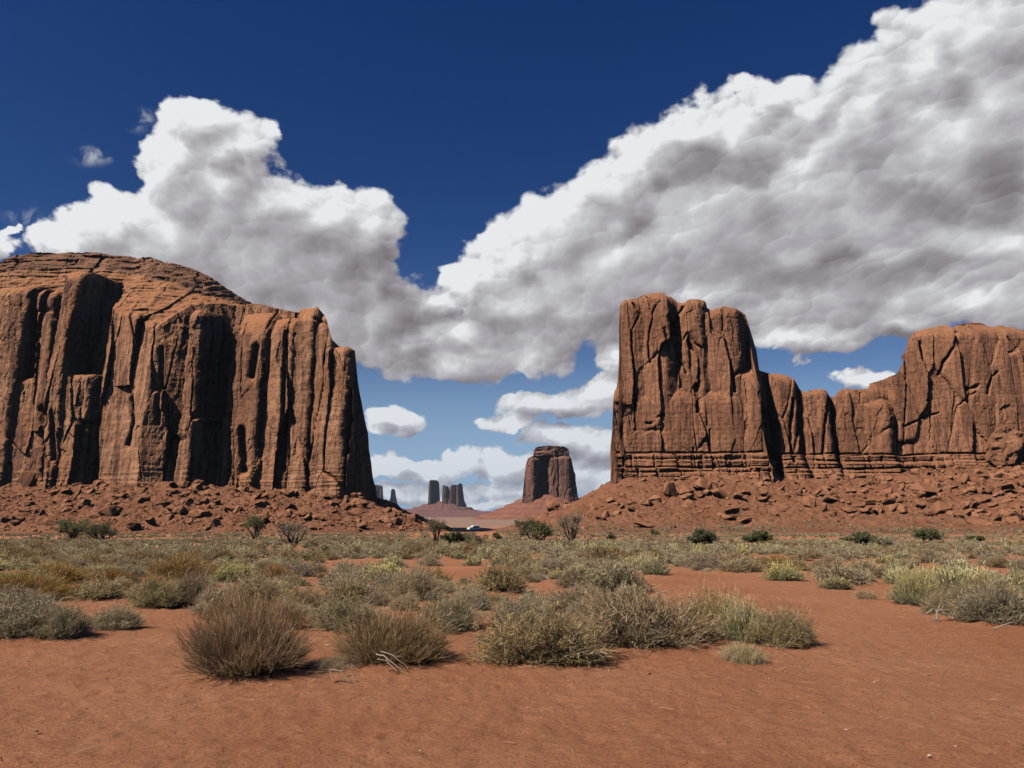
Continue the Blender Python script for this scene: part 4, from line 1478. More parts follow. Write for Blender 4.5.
def build_plants(cand):
    rng = np.random.default_rng(8)
    for p in PLANTS:
        x, y, z, s, h, kind, label, _ = p
        lod = 0 if y < 15 else 1 if y < 30 else 2
        plant_thing(kind, lod, int(rng.integers(0, 3)), (x, y, z - .01), rng.uniform(0, 6.28), s, h, label)
    n_ind = 300 - len(PLANTS)
    zones = {}
    for c in cand[:n_ind]:
        x, y, z, s, h, kind, _, _ = c
        px, row = proj(x, y, z)
        side = 'left' if px < 370 else 'middle' if px < 610 else 'right'
        where = {'left': 'below the broad mesa', 'middle': 'below the gap', 'right': 'below the twin-topped butte'}[side]
        depth = 'in the near scrub' if y < 24 else 'in the far scrub'
        label = f"{LABEL_KIND[kind]} among many {depth} {where}"
        group = f"{LABEL_KIND[kind]} {depth} {where}"
        if y < 15:
            MOUNDS.append((x, y, s * .6, .04))
        lod = 0 if y < 14 else 1 if y < 28 else 2
        plant_thing(kind, lod, int(rng.integers(0, 3)), (x, y, z + (.025 if y < 15 else -.01)), rng.uniform(0, 6.28), s, h, label, group)
    # the rest of the scrub is beyond counting: one cover
    rest = cand[n_ind:]
    groups = {}
    for c in rest:
        groups.setdefault(c[5], []).append(c)
    vs, fs, mi, mats, off = [], [], [], [], 0

    def put(v, f, mat):
        nonlocal off
        vs.append(v)
        fs.append(f + off)
        off += len(v)
        if mat not in mats:
            mats.append(mat)
        mi.append(np.full(len(f), mats.index(mat)))

    def spread(kind, lod, var, pts):
        _, parts = shapes_for(kind, lod, var)
        pts = np.array(pts)
        n = len(pts)
        a = rng.uniform(0, 6.28, n)
        for nm, (v, f) in parts.items():
            used = np.unique(f)
            rm = np.zeros(len(v), int)
            rm[used] = np.arange(len(used))
            v, f2 = v[used], rm[f]
            ca, sa = np.cos(a)[:, None], np.sin(a)[:, None]
            X = (v[None, :, 0] * ca - v[None, :, 1] * sa) * pts[:, 3:4] + pts[:, 0:1]
            Y = (v[None, :, 0] * sa + v[None, :, 1] * ca) * pts[:, 3:4] + pts[:, 1:2]
            Z = v[None, :, 2] * (pts[:, 4:5] / .62) + pts[:, 2:3]
            V = np.stack([X, Y, Z], -1).reshape(-1, 3)
            F = (f2[None] + (np.arange(n) * len(v))[:, None, None]).reshape(-1, f2.shape[1])
            mat = PM[{'branches': WOOD.get(kind), 'foliage': kind, 'flower_tips': 'tips', 'blades': 'straw'}[nm]]
            put(V, F, mat)
    for kind, lst in groups.items():
        for var in range(3):
            near = [c[:5] for c in lst[var::3] if c[1] < 45]
            far_ = [c[:5] for c in lst[var::3] if c[1] >= 45]
            if near:
                spread(kind, 2, var, near)
            if far_:
                spread(kind, 3, var, far_)
    # beyond, out to the rubble slopes and a little way up them
    n = 9000
    y = np.sqrt(rng.uniform(86 ** 2, 260 ** 2, n))
    x = rng.uniform(-.74, .74, n) * y
    hl, hr = hill_left(x, y), hill_right(x, y)
    d = rng.random(n)
    ok = (d < np.exp(-np.maximum(hl, 0) / .5)) & (d < .55 * (hr < 6.5) + .84 * np.exp(-np.maximum(hr, 0) / 1.5)) & (fbm(x / 14, y / 14, 3, 81) > -.22)
    ok &= np.hypot(x, y) < 300
    ok &= ~((y > 115) & (x / y > -.105) & (x / y < -.02))
    x, y = x[ok], y[ok]
    z = land_z(x, y)
    s = rng.uniform(.5, 1.15, len(x)) * np.where(hill_right(x, y) > .6, 1.8, 1.0)
    h = s * rng.uniform(.38, .55, len(x))
    k = rng.random(len(x))
    for kind, lo, hi in (('sage', 0, .5), ('olive', .5, .78), ('brown', .78, .9), ('yellow', .9, 1.0)):
        m = (k >= lo) & (k < hi)
        for var in range(2):
            pts = np.stack([x, y, z, s, h], 1)[m][var::2]
            if len(pts):
                spread(kind, 4, var, pts)
    me = mesh_from("scrub", np.vstack(vs), np.vstack(fs), False, np.concatenate(mi))
    for m in mats:
        me.materials.append(m)
    o = add("scrub", me, None)
    tag(o, "dense belt of grey-green desert scrub reaching back to the rubble slopes", "scrub", kind="stuff")


_shapes_base = shapes_for


def shapes_for(kind, lod, var):
    if lod < 4:
        return _shapes_base(kind, lod, var)
    key = (kind, 4, var)
    if key not in SHAPES:
        rng = np.random.default_rng(hash_name(kind) + 400 + var)
        parts = shrub_shape(kind, 12, .055, var * 2.3, rng)
        SHAPES[key] = ({}, parts)
    return SHAPES[key]


# ------------------------------------------------------------------ junipers and thorn trees
def tree_thing(name, px, row, w, h, kind, label, Y=None, seed=0, trunk_frac=.25, dens=1.0, lobes=7, cat='tree'):
    rng = np.random.default_rng(900 + seed)
    x, y, z = ground_at(px, row) if Y is None else (at(px, row, Y)[0], Y, None)
    if z is None:
        z = float(land_z(x, y))
    W, H = w / FPX * y, h / FPX * y
    root = empty_at(name, (x, y, z - .05), label, cat)
    mb = MB()
    tips = []
    nl = lobes
    base_r = .035 * H + .03
    bare = kind == 'thorn'
    for k in range(nl):
        a = 2 * math.pi * k / nl + rng.uniform(-.4, .4)
        el = rng.uniform(.25, 1.25) if not bare else rng.uniform(.35, 1.2)
        L = rng.uniform(.65, 1.0)
        tip = np.array((math.cos(a) * math.cos(el) * W * .42 * L, math.sin(a) * math.cos(el) * W * .42 * L,
                        H * (trunk_frac + (1 - trunk_frac) * (.25 + .62 * math.sin(el)) * L)))
        b0 = np.array((rng.normal(0, .03 * W), rng.normal(0, .03 * W), 0))
        mid = b0 * .4 + tip * .45 + np.array((rng.normal(0, .06 * W), rng.normal(0, .06 * W), -.04 * H))
        mb.tube([b0, b0 * .6 + mid * .4 + (0, 0, .02), mid, tip * .8 + mid * .2, tip],
                [base_r, base_r * .8, base_r * .6, base_r * .35, base_r * .12], 6)
        tips.append((mid, tip))
        for q in range(4 if bare else 2):
            t2 = tip + rng.normal(0, 1, 3) * np.array((.13 * W, .13 * W, .10 * H))
            s0 = mid * .4 + tip * .6
            mb.tube([s0, (s0 + t2) / 2 + rng.normal(0, .02 * W, 3), t2], [base_r * .3, base_r * .2, base_r * .07], 4)
            tips.append((s0, t2))
    tr = add("trunk", mb.mesh("trunk", True), PM['bark'], root)
    # crown: leaf sprays gathered in uneven clumps round the limb tips
    cl = []
    for (m_, t_) in tips:
        for _ in range(3):
            c = m_ + (t_ - m_) * rng.uniform(.55, 1.12) + rng.normal(0, .06, 3) * np.array((W, W, H * .7))
            cl.append((c, rng.uniform(.08, .17) * (W * .5 + H * .5)))
    leaf = .065 if not bare else .05
    leaf = max(leaf, .9 / FPX * y * .55)
    vs, fs, off = [], [], 0
    for c, r in cl:
        n = int((42 if not bare else 24) * dens)
        d = unit(rng.normal(0, 1, (n, 3)))
        p = c + d * (r * rng.random(n) ** .45)[:, None] * np.array((1, 1, .85))
        p[:, 2] = np.maximum(p[:, 2], .06)
        ax = unit(d + rng.normal(0, .6, (n, 3)) + np.array((0, 0, .4)))
        sd = unit(np.cross(ax, rng.normal(0, 1, (n, 3))))
        L = leaf * rng.uniform(.9, 2.0, n) * (1 if not bare else .8)
        P = p[:, None] + ax[:, None] * L[:, None, None] * np.array([-.5, 0, .5])[None, :, None] * 1.6
        v, f = ribbons(P, np.array([.3, .55, .2]) * leaf * (1.0 if not bare else .6), sd)
        vs.append(v)
        fs.append(f + off)
        off += len(v)
    me = mesh_from("crown", np.vstack(vs), np.vstack(fs), False)
    add("crown", me, PM['juniper' if not bare else 'thorn'], root)
    return root


TREES = [
    ("juniper_bush", 72, 540, 36, 26, 'juniper', "dark green juniper bush, left half of the pair under the pale leaning boulder", 0, .05, 1.1, 9),
    ("juniper_bush", 99, 541, 36, 24, 'juniper', "dark green juniper bush, right half of the pair under the pale leaning boulder", 1, .05, 1.1, 9),
    ("juniper_tree", 255, 540, 28, 28, 'juniper', "ragged dark juniper left of the bare gnarled tree", 2, .2, .7, 7),
    ("thorn_tree", 291, 545, 40, 27, 'thorn', "bare gnarled tree with dark forked limbs before the rubble slope", 3, .25, .35, 9),
    ("juniper_tree", 436, 546, 24, 30, 'thorn', "half-bare tree with a pale trunk left of the low green bushes", 4, .3, .9, 6),
    ("juniper_bush", 456, 547, 28, 17, 'juniper', "low green bush beside the half-bare tree with a pale trunk", 5, .05, .9, 7),
    ("juniper_bush", 472, 545, 26, 14, 'thorn', "low olive bush just below the parked white vehicle", 6, .05, 1.4, 7),
    ("juniper_tree", 536, 543, 36, 28, 'juniper', "full round juniper below the stump-shaped far butte", 7, .12, 1.2, 9),
    ("thorn_tree", 572, 542, 30, 31, 'thorn', "bare grey-brown round-headed tree right of the full juniper", 8, .3, 1.0, 9),
    ("juniper_bush", 611, 541, 10, 11, 'juniper', "small dark bush alone on the lower right-hand slope", 9, .05, 1, 5),
    ("juniper_bush", 702, 546, 34, 19, 'juniper', "wide bright green bush below the boulder heap of the butte", 10, .03, 1.5, 9),
    ("juniper_bush", 757, 545, 25, 18, 'juniper', "green bush right of the wide bright green one", 11, .03, 1.4, 8),
    ("juniper_bush", 865, 547, 22, 16, 'juniper', "round green bush, left of a touching pair", 12, .03, 1.3, 7),
    ("juniper_bush", 884, 548, 20, 13, 'thorn', "olive bush, right of a touching pair", 13, .03, 1.6, 7),
    ("juniper_tree", 927, 544, 28, 19, 'juniper', "dark spreading juniper on the right below the fallen blocks", 14, .12, .9, 8),
    ("juniper_bush", 654, 524, 10, 6, 'juniper', "small green bush high on the slope above the scrub", 15, .03, 1.2, 5),
    ("juniper_bush", 845, 543, 8, 6, 'juniper', "tiny green bush left of the touching pair", 16, .03, 1, 5),
    ("juniper_bush", 978, 542, 18, 7, 'juniper', "flat green bush right of the dark spreading juniper", 17, .03, 1.1, 6),
    ("juniper_bush", 497, 541, 10, 9, 'juniper', "small dark bush between the white vehicle and the full juniper", 18, .03, 1, 5),
]


def build_trees():
    for (name, px, row, w, h, kind, label, seed, tf, dens, lobes) in TREES:
        Y = None
        if row < 530:
            Y = 150
        tree_thing(name, px, row, w, h, kind, label, Y, seed, tf, dens, lobes, 'tree' if name.endswith('tree') else 'bush')


# ------------------------------------------------------------------ dead wood
def dead_branch(name, px, row, pieces, label, mat='deadwood'):
    x, y, z = ground_at(px, row)
    z += float(mound_z(np.array([x]), np.array([y]))[0])
    mb = MB()
    for pts, r in pieces:
        pts = np.array(pts, float) / FPX * y
        P = np.stack([pts[:, 0], pts[:, 2], pts[:, 1]], 1)
        # soften the line
        q = [P[0]]
        for a, b in zip(P[:-1], P[1:]):
            q += [a * .6 + b * .4 + RNG.normal(0, .006, 3), b]
        q = np.array(q)
        rr = np.linspace(r * .85, r * .25, len(q)) / FPX * y
        mb.tube(q, rr, 6)
    o = add(name, mb.mesh(name, True), PM[mat], None, (x, y, z))
    return tag(o, label, "branch")


def build_deadwood():
    # coordinates of the pieces: right, up, away (photo pixels at that distance)
    dead_branch("dead_branch", 345, 682, [
        ([(-14, 9, 0), (-12, 3, -3), (-9, 0, -5)], 1.1), ([(-14, 9, 0), (-4, 8, 0), (1, 3, -2), (10, -1, -3)], 1.1),
        ([(-4, 8, 0), (4, 10, 3)], .7), ([(1, 3, -2), (6, 6, 1), (14, 3, 2)], .8), ([(-2, 4, -4), (4, 0, -6), (12, -2, -6)], .8),
        ([(6, 6, 1), (10, 0, -3), (16, -1, -4)], .7)],
        "bleached forked branch lying on sand, left of the brown wiry shrub")
    dead_branch("dead_branch", 392, 676, [
        ([(-16, 16, 0), (-8, 15, -2), (2, 8, -4), (12, 1, -6)], 1.0), ([(-12, 18, 2), (0, 15, 0), (8, 9, -2), (16, 2, -4)], .9),
        ([(-8, 15, -2), (-4, 9, -5), (6, 2, -8)], .8), ([(0, 15, 0), (10, 13, 2)], .6), ([(-14, 12, -3), (-2, 10, -5)], .7)],
        "arching grey dead branches under the front of the brown wiry shrub")
    dead_branch("dead_branch", 572, 668, [
        ([(0, 4, -6), (-2, 14, -8), (2, 26, -10), (-6, 38, -10)], .9), ([(-2, 14, -8), (6, 18, -11), (10, 27, -12)], .6),
        ([(2, 26, -10), (7, 31, -11), (8, 38, -11)], .5), ([(-1, 10, -8), (-8, 16, -9), (-12, 26, -10)], .55)],
        "pale bare twig standing in front of the wide grey sagebrush")
    dead_branch("dead_root", 938, 622, [
        ([(0, 0, 0), (0, 8, 0), (-3, 11, 1), (-10, 6, 2)], 1.6), ([(0, 8, 0), (4, 10, 0), (9, 3, -2)], 1.3), ([(0, 1, 0), (-8, 1, -2)], 1.2),
        ([(2, 9, 0), (10, 14, 2), (16, 18, 3)], .7), ([(0, 9, 0), (6, 17, 2), (8, 22, 3)], .7), ([(-2, 10, 0), (-8, 14, 1), (-12, 20, 2)], .6),
        ([(4, 10, 0), (14, 10, 0), (22, 12, 1)], .6), ([(-10, 6, 2), (-20, 9, 2)], .6)],
        "bleached root crown of a dead shrub on the sand at the right")
    dead_branch("dead_branch", 362, 590, [([(-6, 0, 0), (0, 4, 0), (8, 10, 1)], .7), ([(0, 4, 0), (4, 2, 1), (9, 3, 1)], .5)],
                "pale stick leaning in the sage left of the middle")
    dead_branch("dead_branch", 604, 584, [([(-8, -2, 0), (0, 3, 0), (6, 8, 1)], .7)],
                "pale broken stick in front of the dark grey sagebrush")
    dead_branch("dead_branch", 1004, 630, [([(-10, 0, 0), (0, 3, 0), (12, 6, 0)], .7), ([(0, 3, 0), (8, 2, -1)], .5)],
                "thin pale stick on the sand under the wide sagebrush at the right edge")
# ------------------------------------------------------------------ boulders and stones
import bmesh


def rock_mesh(name, seed, mat, n=16, sub=2, flat=.75):
    """angular block: convex hull of scattered points, edges knocked off, faces roughened"""
    rng = np.random.default_rng(seed)
    bm = bmesh.new()
    pts = rng.normal(0, 1, (n, 3))
    pts = pts / np.abs(pts).max(1, keepdims=True) ** .75
    pts = pts / np.linalg.norm(pts, axis=1).max()
    for p in pts:
        bm.verts.new((p[0] * .62, p[1] * .55, p[2] * .5 * flat))
    bmesh.ops.convex_hull(bm, input=list(bm.verts))
    loose = [v for v in bm.verts if not v.link_faces]
    bmesh.ops.delete(bm, geom=loose, context='VERTS')
    bmesh.ops.dissolve_limit(bm, angle_limit=math.radians(12), verts=list(bm.verts), edges=list(bm.edges))
    bmesh.ops.bevel(bm, geom=list(bm.edges), offset=.03, segments=1, affect='EDGES', clamp_overlap=True)
    bmesh.ops.triangulate(bm, faces=list(bm.faces))
    if sub:
        bmesh.ops.subdivide_edges(bm, edges=list(bm.edges), cuts=sub, use_grid_fill=True)
    v = np.array([x.co[:] for x in bm.verts])
    d = fbm(v[:, 0] * 4 + v[:, 2] * 2.3 + seed, v[:, 1] * 4 - v[:, 2] * 3.1, 3, seed % 50) * .035
    nn = unit(v)
    v = v + nn * d[:, None]
    for vert, c in zip(bm.verts, v):
        vert.co = c
    me = bpy.data.meshes.new(name)
    bm.to_mesh(me)
    bm.free()
    me.materials.append(mat)
    return me


def slope_point(px, row):
    """where the sight line at (px, row) meets the rubble slopes"""
    ys = np.linspace(120, 345, 1400)
    A, B = (px - 512.0) / FPX, (384.0 - row) / FPX
    dy, dz = CP - B * SP, SP + B * CP
    X, Z = A / dy * ys, EYE + dz / dy * ys
    hit = np.nonzero(land_z(X, ys) > Z)[0]
    k = hit[0] if len(hit) else len(ys) - 1
    return float(X[k]), float(ys[k])


# boulders one can tell apart: px, row of the middle, width px, height px, turn, tilt, variant, label
BOULDERS = [
    (26, 478, 17, 24, .5, .5, 0, "dark tilted slab leaning on the foot of the mesa at far left"),
    (108, 511, 22, 17, .2, -.5, 1, "pale pointed boulder leaning right, above the dark bush pair"),
    (50, 522, 20, 8, 1.0, .2, 2, "low flat boulder left of the pale pointed one"),
    (14, 523, 16, 9, 2.0, .1, 3, "rounded block near the left edge at the foot of the rubble"),
    (384, 519, 12, 8, 1.3, .1, 4, "brown block at the toe of the left rubble by the gap"),
    (553, 505, 16, 17, .4, .2, 5, "orange rounded boulder on the crest below the far stump-shaped butte"),
    (568, 502, 8, 5, 1.1, .2, 6, "small flat block right of the orange rounded boulder"),
    (672, 489, 22, 22, .3, .15, 7, "squarish brown boulder high in the heap under the tower"),
    (686, 491, 16, 12, .9, .1, 8, "brown block wedged right of the squarish one in the heap under the tower"),
    (702, 486, 18, 24, .2, .35, 9, "tallest peaked orange boulder of the heap under the tower"),
    (710, 487, 9, 18, 1.4, -.1, 10, "thin upright boulder against the tallest peaked one"),
    (722, 494, 20, 14, .6, .3, 11, "dark-faced boulder right of the peaked ones"),
    (738, 496, 18, 12, 1.9, .2, 12, "dark jagged block at the right end of the heap under the tower"),
    (748, 520, 19, 10, .5, .05, 13, "round red boulder alone below the heap under the tower"),
    (730, 518, 18, 8, .2, .3, 14, "flat pale slab left of the round red boulder"),
    (643, 525, 20, 7, .4, .1, 15, "long low slab in the lower slope left of the bushes"),
    (634, 509, 16, 8, 1.2, .3, 0, "dark-shadowed outcrop on the slope below the tower's left part"),
    (601, 518, 14, 5, .6, .1, 1, "flat dark ledge stone on the left flank of the right slope"),
    (811, 502, 16, 14, .4, .4, 2, "leaning orange boulder at the left of the fallen blocks"),
    (825, 507, 10, 14, 1.0, .3, 3, "dark upright block beside the leaning orange boulder"),
    (834, 500, 18, 10, .2, .2, 4, "pale boulder in the middle of the fallen blocks below the saddle"),
    (849, 510, 20, 9, .8, .1, 5, "rounded boulder lowest of the fallen blocks below the saddle"),
    (872, 511, 20, 10, 1.5, .15, 6, "rounded reddish boulder right of the lowest one"),
    (898, 499, 20, 11, .4, .3, 7, "pale flat-topped block in the middle of the right slope"),
    (905, 510, 14, 9, 2.2, .1, 8, "small dark-sided block below the pale flat-topped one"),
    (926, 490, 30, 18, .3, .12, 9, "big square block with a black right side, under the high wall"),
    (938, 500, 16, 14, 1.2, .2, 10, "rounded block below the big square one"),
    (944, 508, 20, 18, .5, -.45, 11, "sharp triangular boulder standing on edge"),
    (922, 506, 16, 10, .9, .3, 12, "tilted slab left of the sharp triangular boulder"),
    (968, 479, 16, 14, .6, -.5, 13, "dark slab leaning left in the upper right rubble"),
    (986, 500, 22, 9, .3, .1, 14, "long flat boulder in the right rubble"),
    (1010, 488, 18, 12, 1.7, .2, 15, "block near the right edge of the rubble"),
    (985, 522, 34, 9, .2, .05, 0, "longest low ledge of rock at the toe of the right rubble"),
    (1016, 517, 24, 12, .9, .1, 1, "pale ledge block at the toe of the right rubble by the edge"),
    (690, 505, 12, 8, .3, .1, 2, "small block below the heap under the tower"),
    (960, 516, 18, 8, 1.1, .1, 3, "flat pale stone left of the longest low ledge"),
]


def build_rocks():
    rng = np.random.default_rng(21)
    ml = rock_mat("boulder_stone_dark", (.255, .108, .055), (.38, .176, .094), (.13, .058, .035), (.29, .125, .062), .5, .3, .2, .6, .55)
    mr = rock_mat("boulder_stone", (.275, .115, .058), (.41, .190, .102), (.15, .066, .039), (.30, .130, .066), .5, .3, .2, .6, .55)
    meshes = {}
    for side, m in (('l', ml), ('r', mr)):
        for v in range(16):
            meshes[side, v] = rock_mesh("boulder", 40 + v, m, 12 + v % 6, 2, .9)
    count = 0
    for (px, row, w, h, rz, tilt, var, label) in BOULDERS:
        x, y = slope_point(px, row + h * .42)
        W, H = w / FPX * y, h / FPX * y
        me = meshes['l' if px < 480 else 'r', var % 16]
        o = add("boulder", me, None, None, (x, y + W * .2, float(land_z(x, y)) + H * .38))
        o.scale = (W * 1.05, W * .95, H * 1.25)
        o.rotation_euler = (.1, tilt, rz * .6)
        tag(o, label, "boulder")
        count += 1
    # the many blocks of the two rubble slopes
    pts = []
    while len(pts) < 15000:
        if rng.random() < .42:
            x, y = rng.uniform(-215, -28), rng.uniform(202, 316)
            h = float(hill_left(x, y))
            if h < .5 or (x > -52 and h > 7) or y > np.interp(x, (-200, -160, -120, -52), (317, 304, 291, 280)):
                continue
            s = .42 * math.exp(rng.exponential(.52))
            side = 'l'
            if rng.random() > .25 + .75 * sstep(.5, 3, h):
                continue
        else:
            x, y = rng.uniform(0, 238), rng.uniform(205, 326)
            h = float(hill_right(x, y))
            if h < 1.2 or (y < 246 + 14 * gnoise(x / 20, 0.3, 91) and rng.random() < .93):
                continue
            t = gnoise(x / 26, y / 20, 88) + (.35 if x > 125 else -.1) + (.5 if 68 < x < 105 and y > 282 else 0) - (.35 if x < 60 else 0)
            if rng.random() > np.clip(.42 + .8 * t, .06, 1):
                continue
            s = .42 * math.exp(rng.exponential(.58 + (.10 if x > 110 else 0)))
            side = 'r'
        pts.append((min(s, 4.0), x, y, side))
    pts.sort(key=lambda p: -p[0] / p[2])
    n_ind = 298 - count
    where = {'l': ("dark red angular boulder strewn on the rubble slope of the broad mesa", "boulders on the slope of the broad mesa"),
             'r1': ("orange brown angular boulder strewn on the slope under the butte's tower", "boulders on the slope under the tower"),
             'r2': ("orange brown angular boulder strewn on the slope under the butte's saddle and high wall", "boulders on the slope under the saddle and high wall")}
    for (s, x, y, side) in pts[:n_ind]:
        key = 'l' if side == 'l' else 'r1' if x < 112 else 'r2'
        o = add("boulder", meshes[side, int(rng.integers(0, 16))], None, None, (x, y, float(land_z(x, y)) + s * .26))
        o.scale = (s * rng.uniform(1, 1.5), s * rng.uniform(.9, 1.3), s * rng.uniform(.8, 1.25))
        o.rotation_euler = (rng.uniform(-.4, .4), rng.uniform(-.4, .4), rng.uniform(0, 6.28))
        tag(o, where[key][0], "boulder", where[key][1])
    # smaller stones, beyond counting
    small = [rock_mesh("stone", 300 + v, mr, 9, 0, .9) for v in range(6)]
    for side, mat, nm in (('l', ml, "dark red stones strewn over the slope of the broad mesa"), ('r', mr, "orange stones strewn over the slope below the twin-topped butte")):
        vs, fs, off = [], [], 0
        lst = [p for p in pts[n_ind:] if p[3] == side]
        for (s, x, y, sd) in lst:
            me = small[int(rng.integers(0, 6))]
            v = np.array([q.co[:] for q in me.vertices])
            f = np.array([q.vertices[:] for q in me.polygons])
            a, b = rng.uniform(0, 6.28), rng.uniform(-.5, .5)
            R1 = np.array(((math.cos(a), -math.sin(a), 0), (math.sin(a), math.cos(a), 0), (0, 0, 1)))
            R2 = np.array(((math.cos(b), 0, math.sin(b)), (0, 1, 0), (-math.sin(b), 0, math.cos(b))))
            v = (v * np.array((s * 1.25, s * 1.1, s))) @ R2.T @ R1.T + np.array((x, y, float(land_z(x, y)) + s * .15))
            vs.append(v)
            fs.append(f + off)
            off += len(v)
        o = add("rubble", mesh_from("rubble", np.vstack(vs), np.vstack(fs), False), mat)
        tag(o, nm, "rubble", kind="stuff")
    for me in small:
        bpy.data.meshes.remove(me)
    # the great block that has slid from the high wall
    build_fallen_block(mr)
    build_pebbles(mr)


def build_fallen_block(mat):
    Y = 318
    P = [(992, 436), (1003, 423), (1014, 429), (1022, 433), (1022, 446), (1015, 463), (996, 466), (989, 460), (991, 446)]
    c = at(1005, 447, Y)
    bm = bmesh.new()
    fr = [Vector(at(p, r, Y + (2 if r < 440 else 0))) - Vector(c) for p, r in P]
    va = [bm.verts.new(v) for v in fr]
    f = bm.faces.new(va)
    ext = bmesh.ops.extrude_face_region(bm, geom=[f])
    for e in ext['geom']:
        if isinstance(e, bmesh.types.BMVert):
            e.co += Vector((3.5, 9, -.5))
    bmesh.ops.recalc_face_normals(bm, faces=list(bm.faces))
    bmesh.ops.triangulate(bm, faces=list(bm.faces))
    bmesh.ops.subdivide_edges(bm, edges=list(bm.edges), cuts=9, use_grid_fill=True)
    v = np.array([q.co[:] for q in bm.verts])
    d = facets(v[:, 0] / 3.2 + v[:, 1] / 5, v[:, 2] / 2.6 + v[:, 1] / 6, 17, 1.6)[0] * .9 + fbm(v[:, 0], v[:, 2] + v[:, 1], 3, 18) * .12
    for q, k in zip(bm.verts, d):
        q.co += Vector((k * .6, -k, k * .5))
    me = bpy.data.meshes.new("fallen_block")
    bm.to_mesh(me)
    bm.free()
    o = add("fallen_block", me, mat, None, c)
    tag(o, "house-sized block slid from the high wall, at the right edge", "boulder")


def build_pebbles(mat):
    rng = np.random.default_rng(33)
    peb = new_mat("pebble_stone", .9, .2)
    m, t, b = peb
    ge = t.node('ShaderNodeNewGeometry')
    t.put(b.inputs['Base Color'], t.ramp(ge.outputs['Random Per Island'], [(0, (.16, .075, .05)), (.55, (.33, .17, .10)), (.8, (.45, .27, .18)), (1, (.58, .42, .31))]))
    base = [rock_mesh("pebble", 500 + v, m, 9, 0, .8) for v in range(5)]
    # single stones one can point at
    for (px, row, w, label) in ((36, 732, 5, "dark stone lying on bare sand at the lower left"), (649, 675, 4, "pale round stone right of the straw-coloured tuft"),
                                (252, 701, 4, "pale pebble in front of the big round brown shrub"), (327, 646, 5, "dark stone on the sand between two brown wiry shrubs"),
                                (930, 757, 4, "dark clod near the bottom of the photo at the right"), (420, 752, 3, "small dark stone at the bottom, below the middle")):
        x, y, z = ground_at(px, row)
        W = w / FPX * y
        o = add("stone", base[px % 5], None, None, (x, y, z + W * .15 + .005))
        o.scale = (W * 1.3, W * 1.1, W * 1.1)
        tag(o, label, "stone")
    vs, fs, off = [], [], 0
    for k in range(3600):
        y = math.sqrt(rng.uniform(4.3 ** 2, 17 ** 2))
        x = rng.uniform(-.75, .75) * y
        s = min(.006 * math.exp(rng.exponential(.5)), .019)
        me = base[k % 5]
        v = np.array([q.co[:] for q in me.vertices]) * s * rng.uniform(.8, 1.5, 3)
        f = np.array([q.vertices[:] for q in me.polygons])
        z = float(ground_z(x, y)) + float(mound_z(np.array([x]), np.array([y]))[0])
        vs.append(v + np.array((x, y, z + s * .25)))
        fs.append(f + off)
        off += len(v)
    # bits of dry twig
    o = add("pebbles", mesh_from("pebbles", np.vstack(vs), np.vstack(fs), False), m)
    tag(o, "scattered tiny pebbles and crumbs on the bare foreground sand", "pebbles", kind="stuff")
    n = 400
    y = np.sqrt(rng.uniform(4.4 ** 2, 20 ** 2, n))
    x = rng.uniform(-.75, .75, n) * y
    # most of it has gathered under and beside the nearer shrubs
    for p in PLANTS:
        if p[1] < 22:
            q = 34
            a = rng.uniform(0, 6.28, q)
            rr = p[3] * rng.uniform(.25, .75, q)
            x = np.append(x, p[0] + np.cos(a) * rr)
            y = np.append(y, p[1] + np.sin(a) * rr)
    n = len(x)
    z = ground_z(x, y) + mound_z(x, y) + .012
    a = rng.uniform(0, 6.28, n)
    L = rng.uniform(.015, .09, n)
    d = np.stack([np.cos(a), np.sin(a), rng.uniform(0, .12, n)], 1)
    P = np.stack([x, y, z], 1)[:, None] + d[:, None] * L[:, None, None] * np.array([-1, 0, 1])[None, :, None]
    P[:, 1] += rng.normal(0, .006, (n, 3))
    sd = np.stack([-np.sin(a), np.cos(a), np.full(n, .3)], 1)
    v, f = ribbons(P, np.array([.8, 1, .5]) * .003, sd)
    o = add("litter", mesh_from("litter", v, f, False), PM['straw'])
    tag(o, "bits of dry straw and twig scattered over the sand", "litter", kind="stuff")
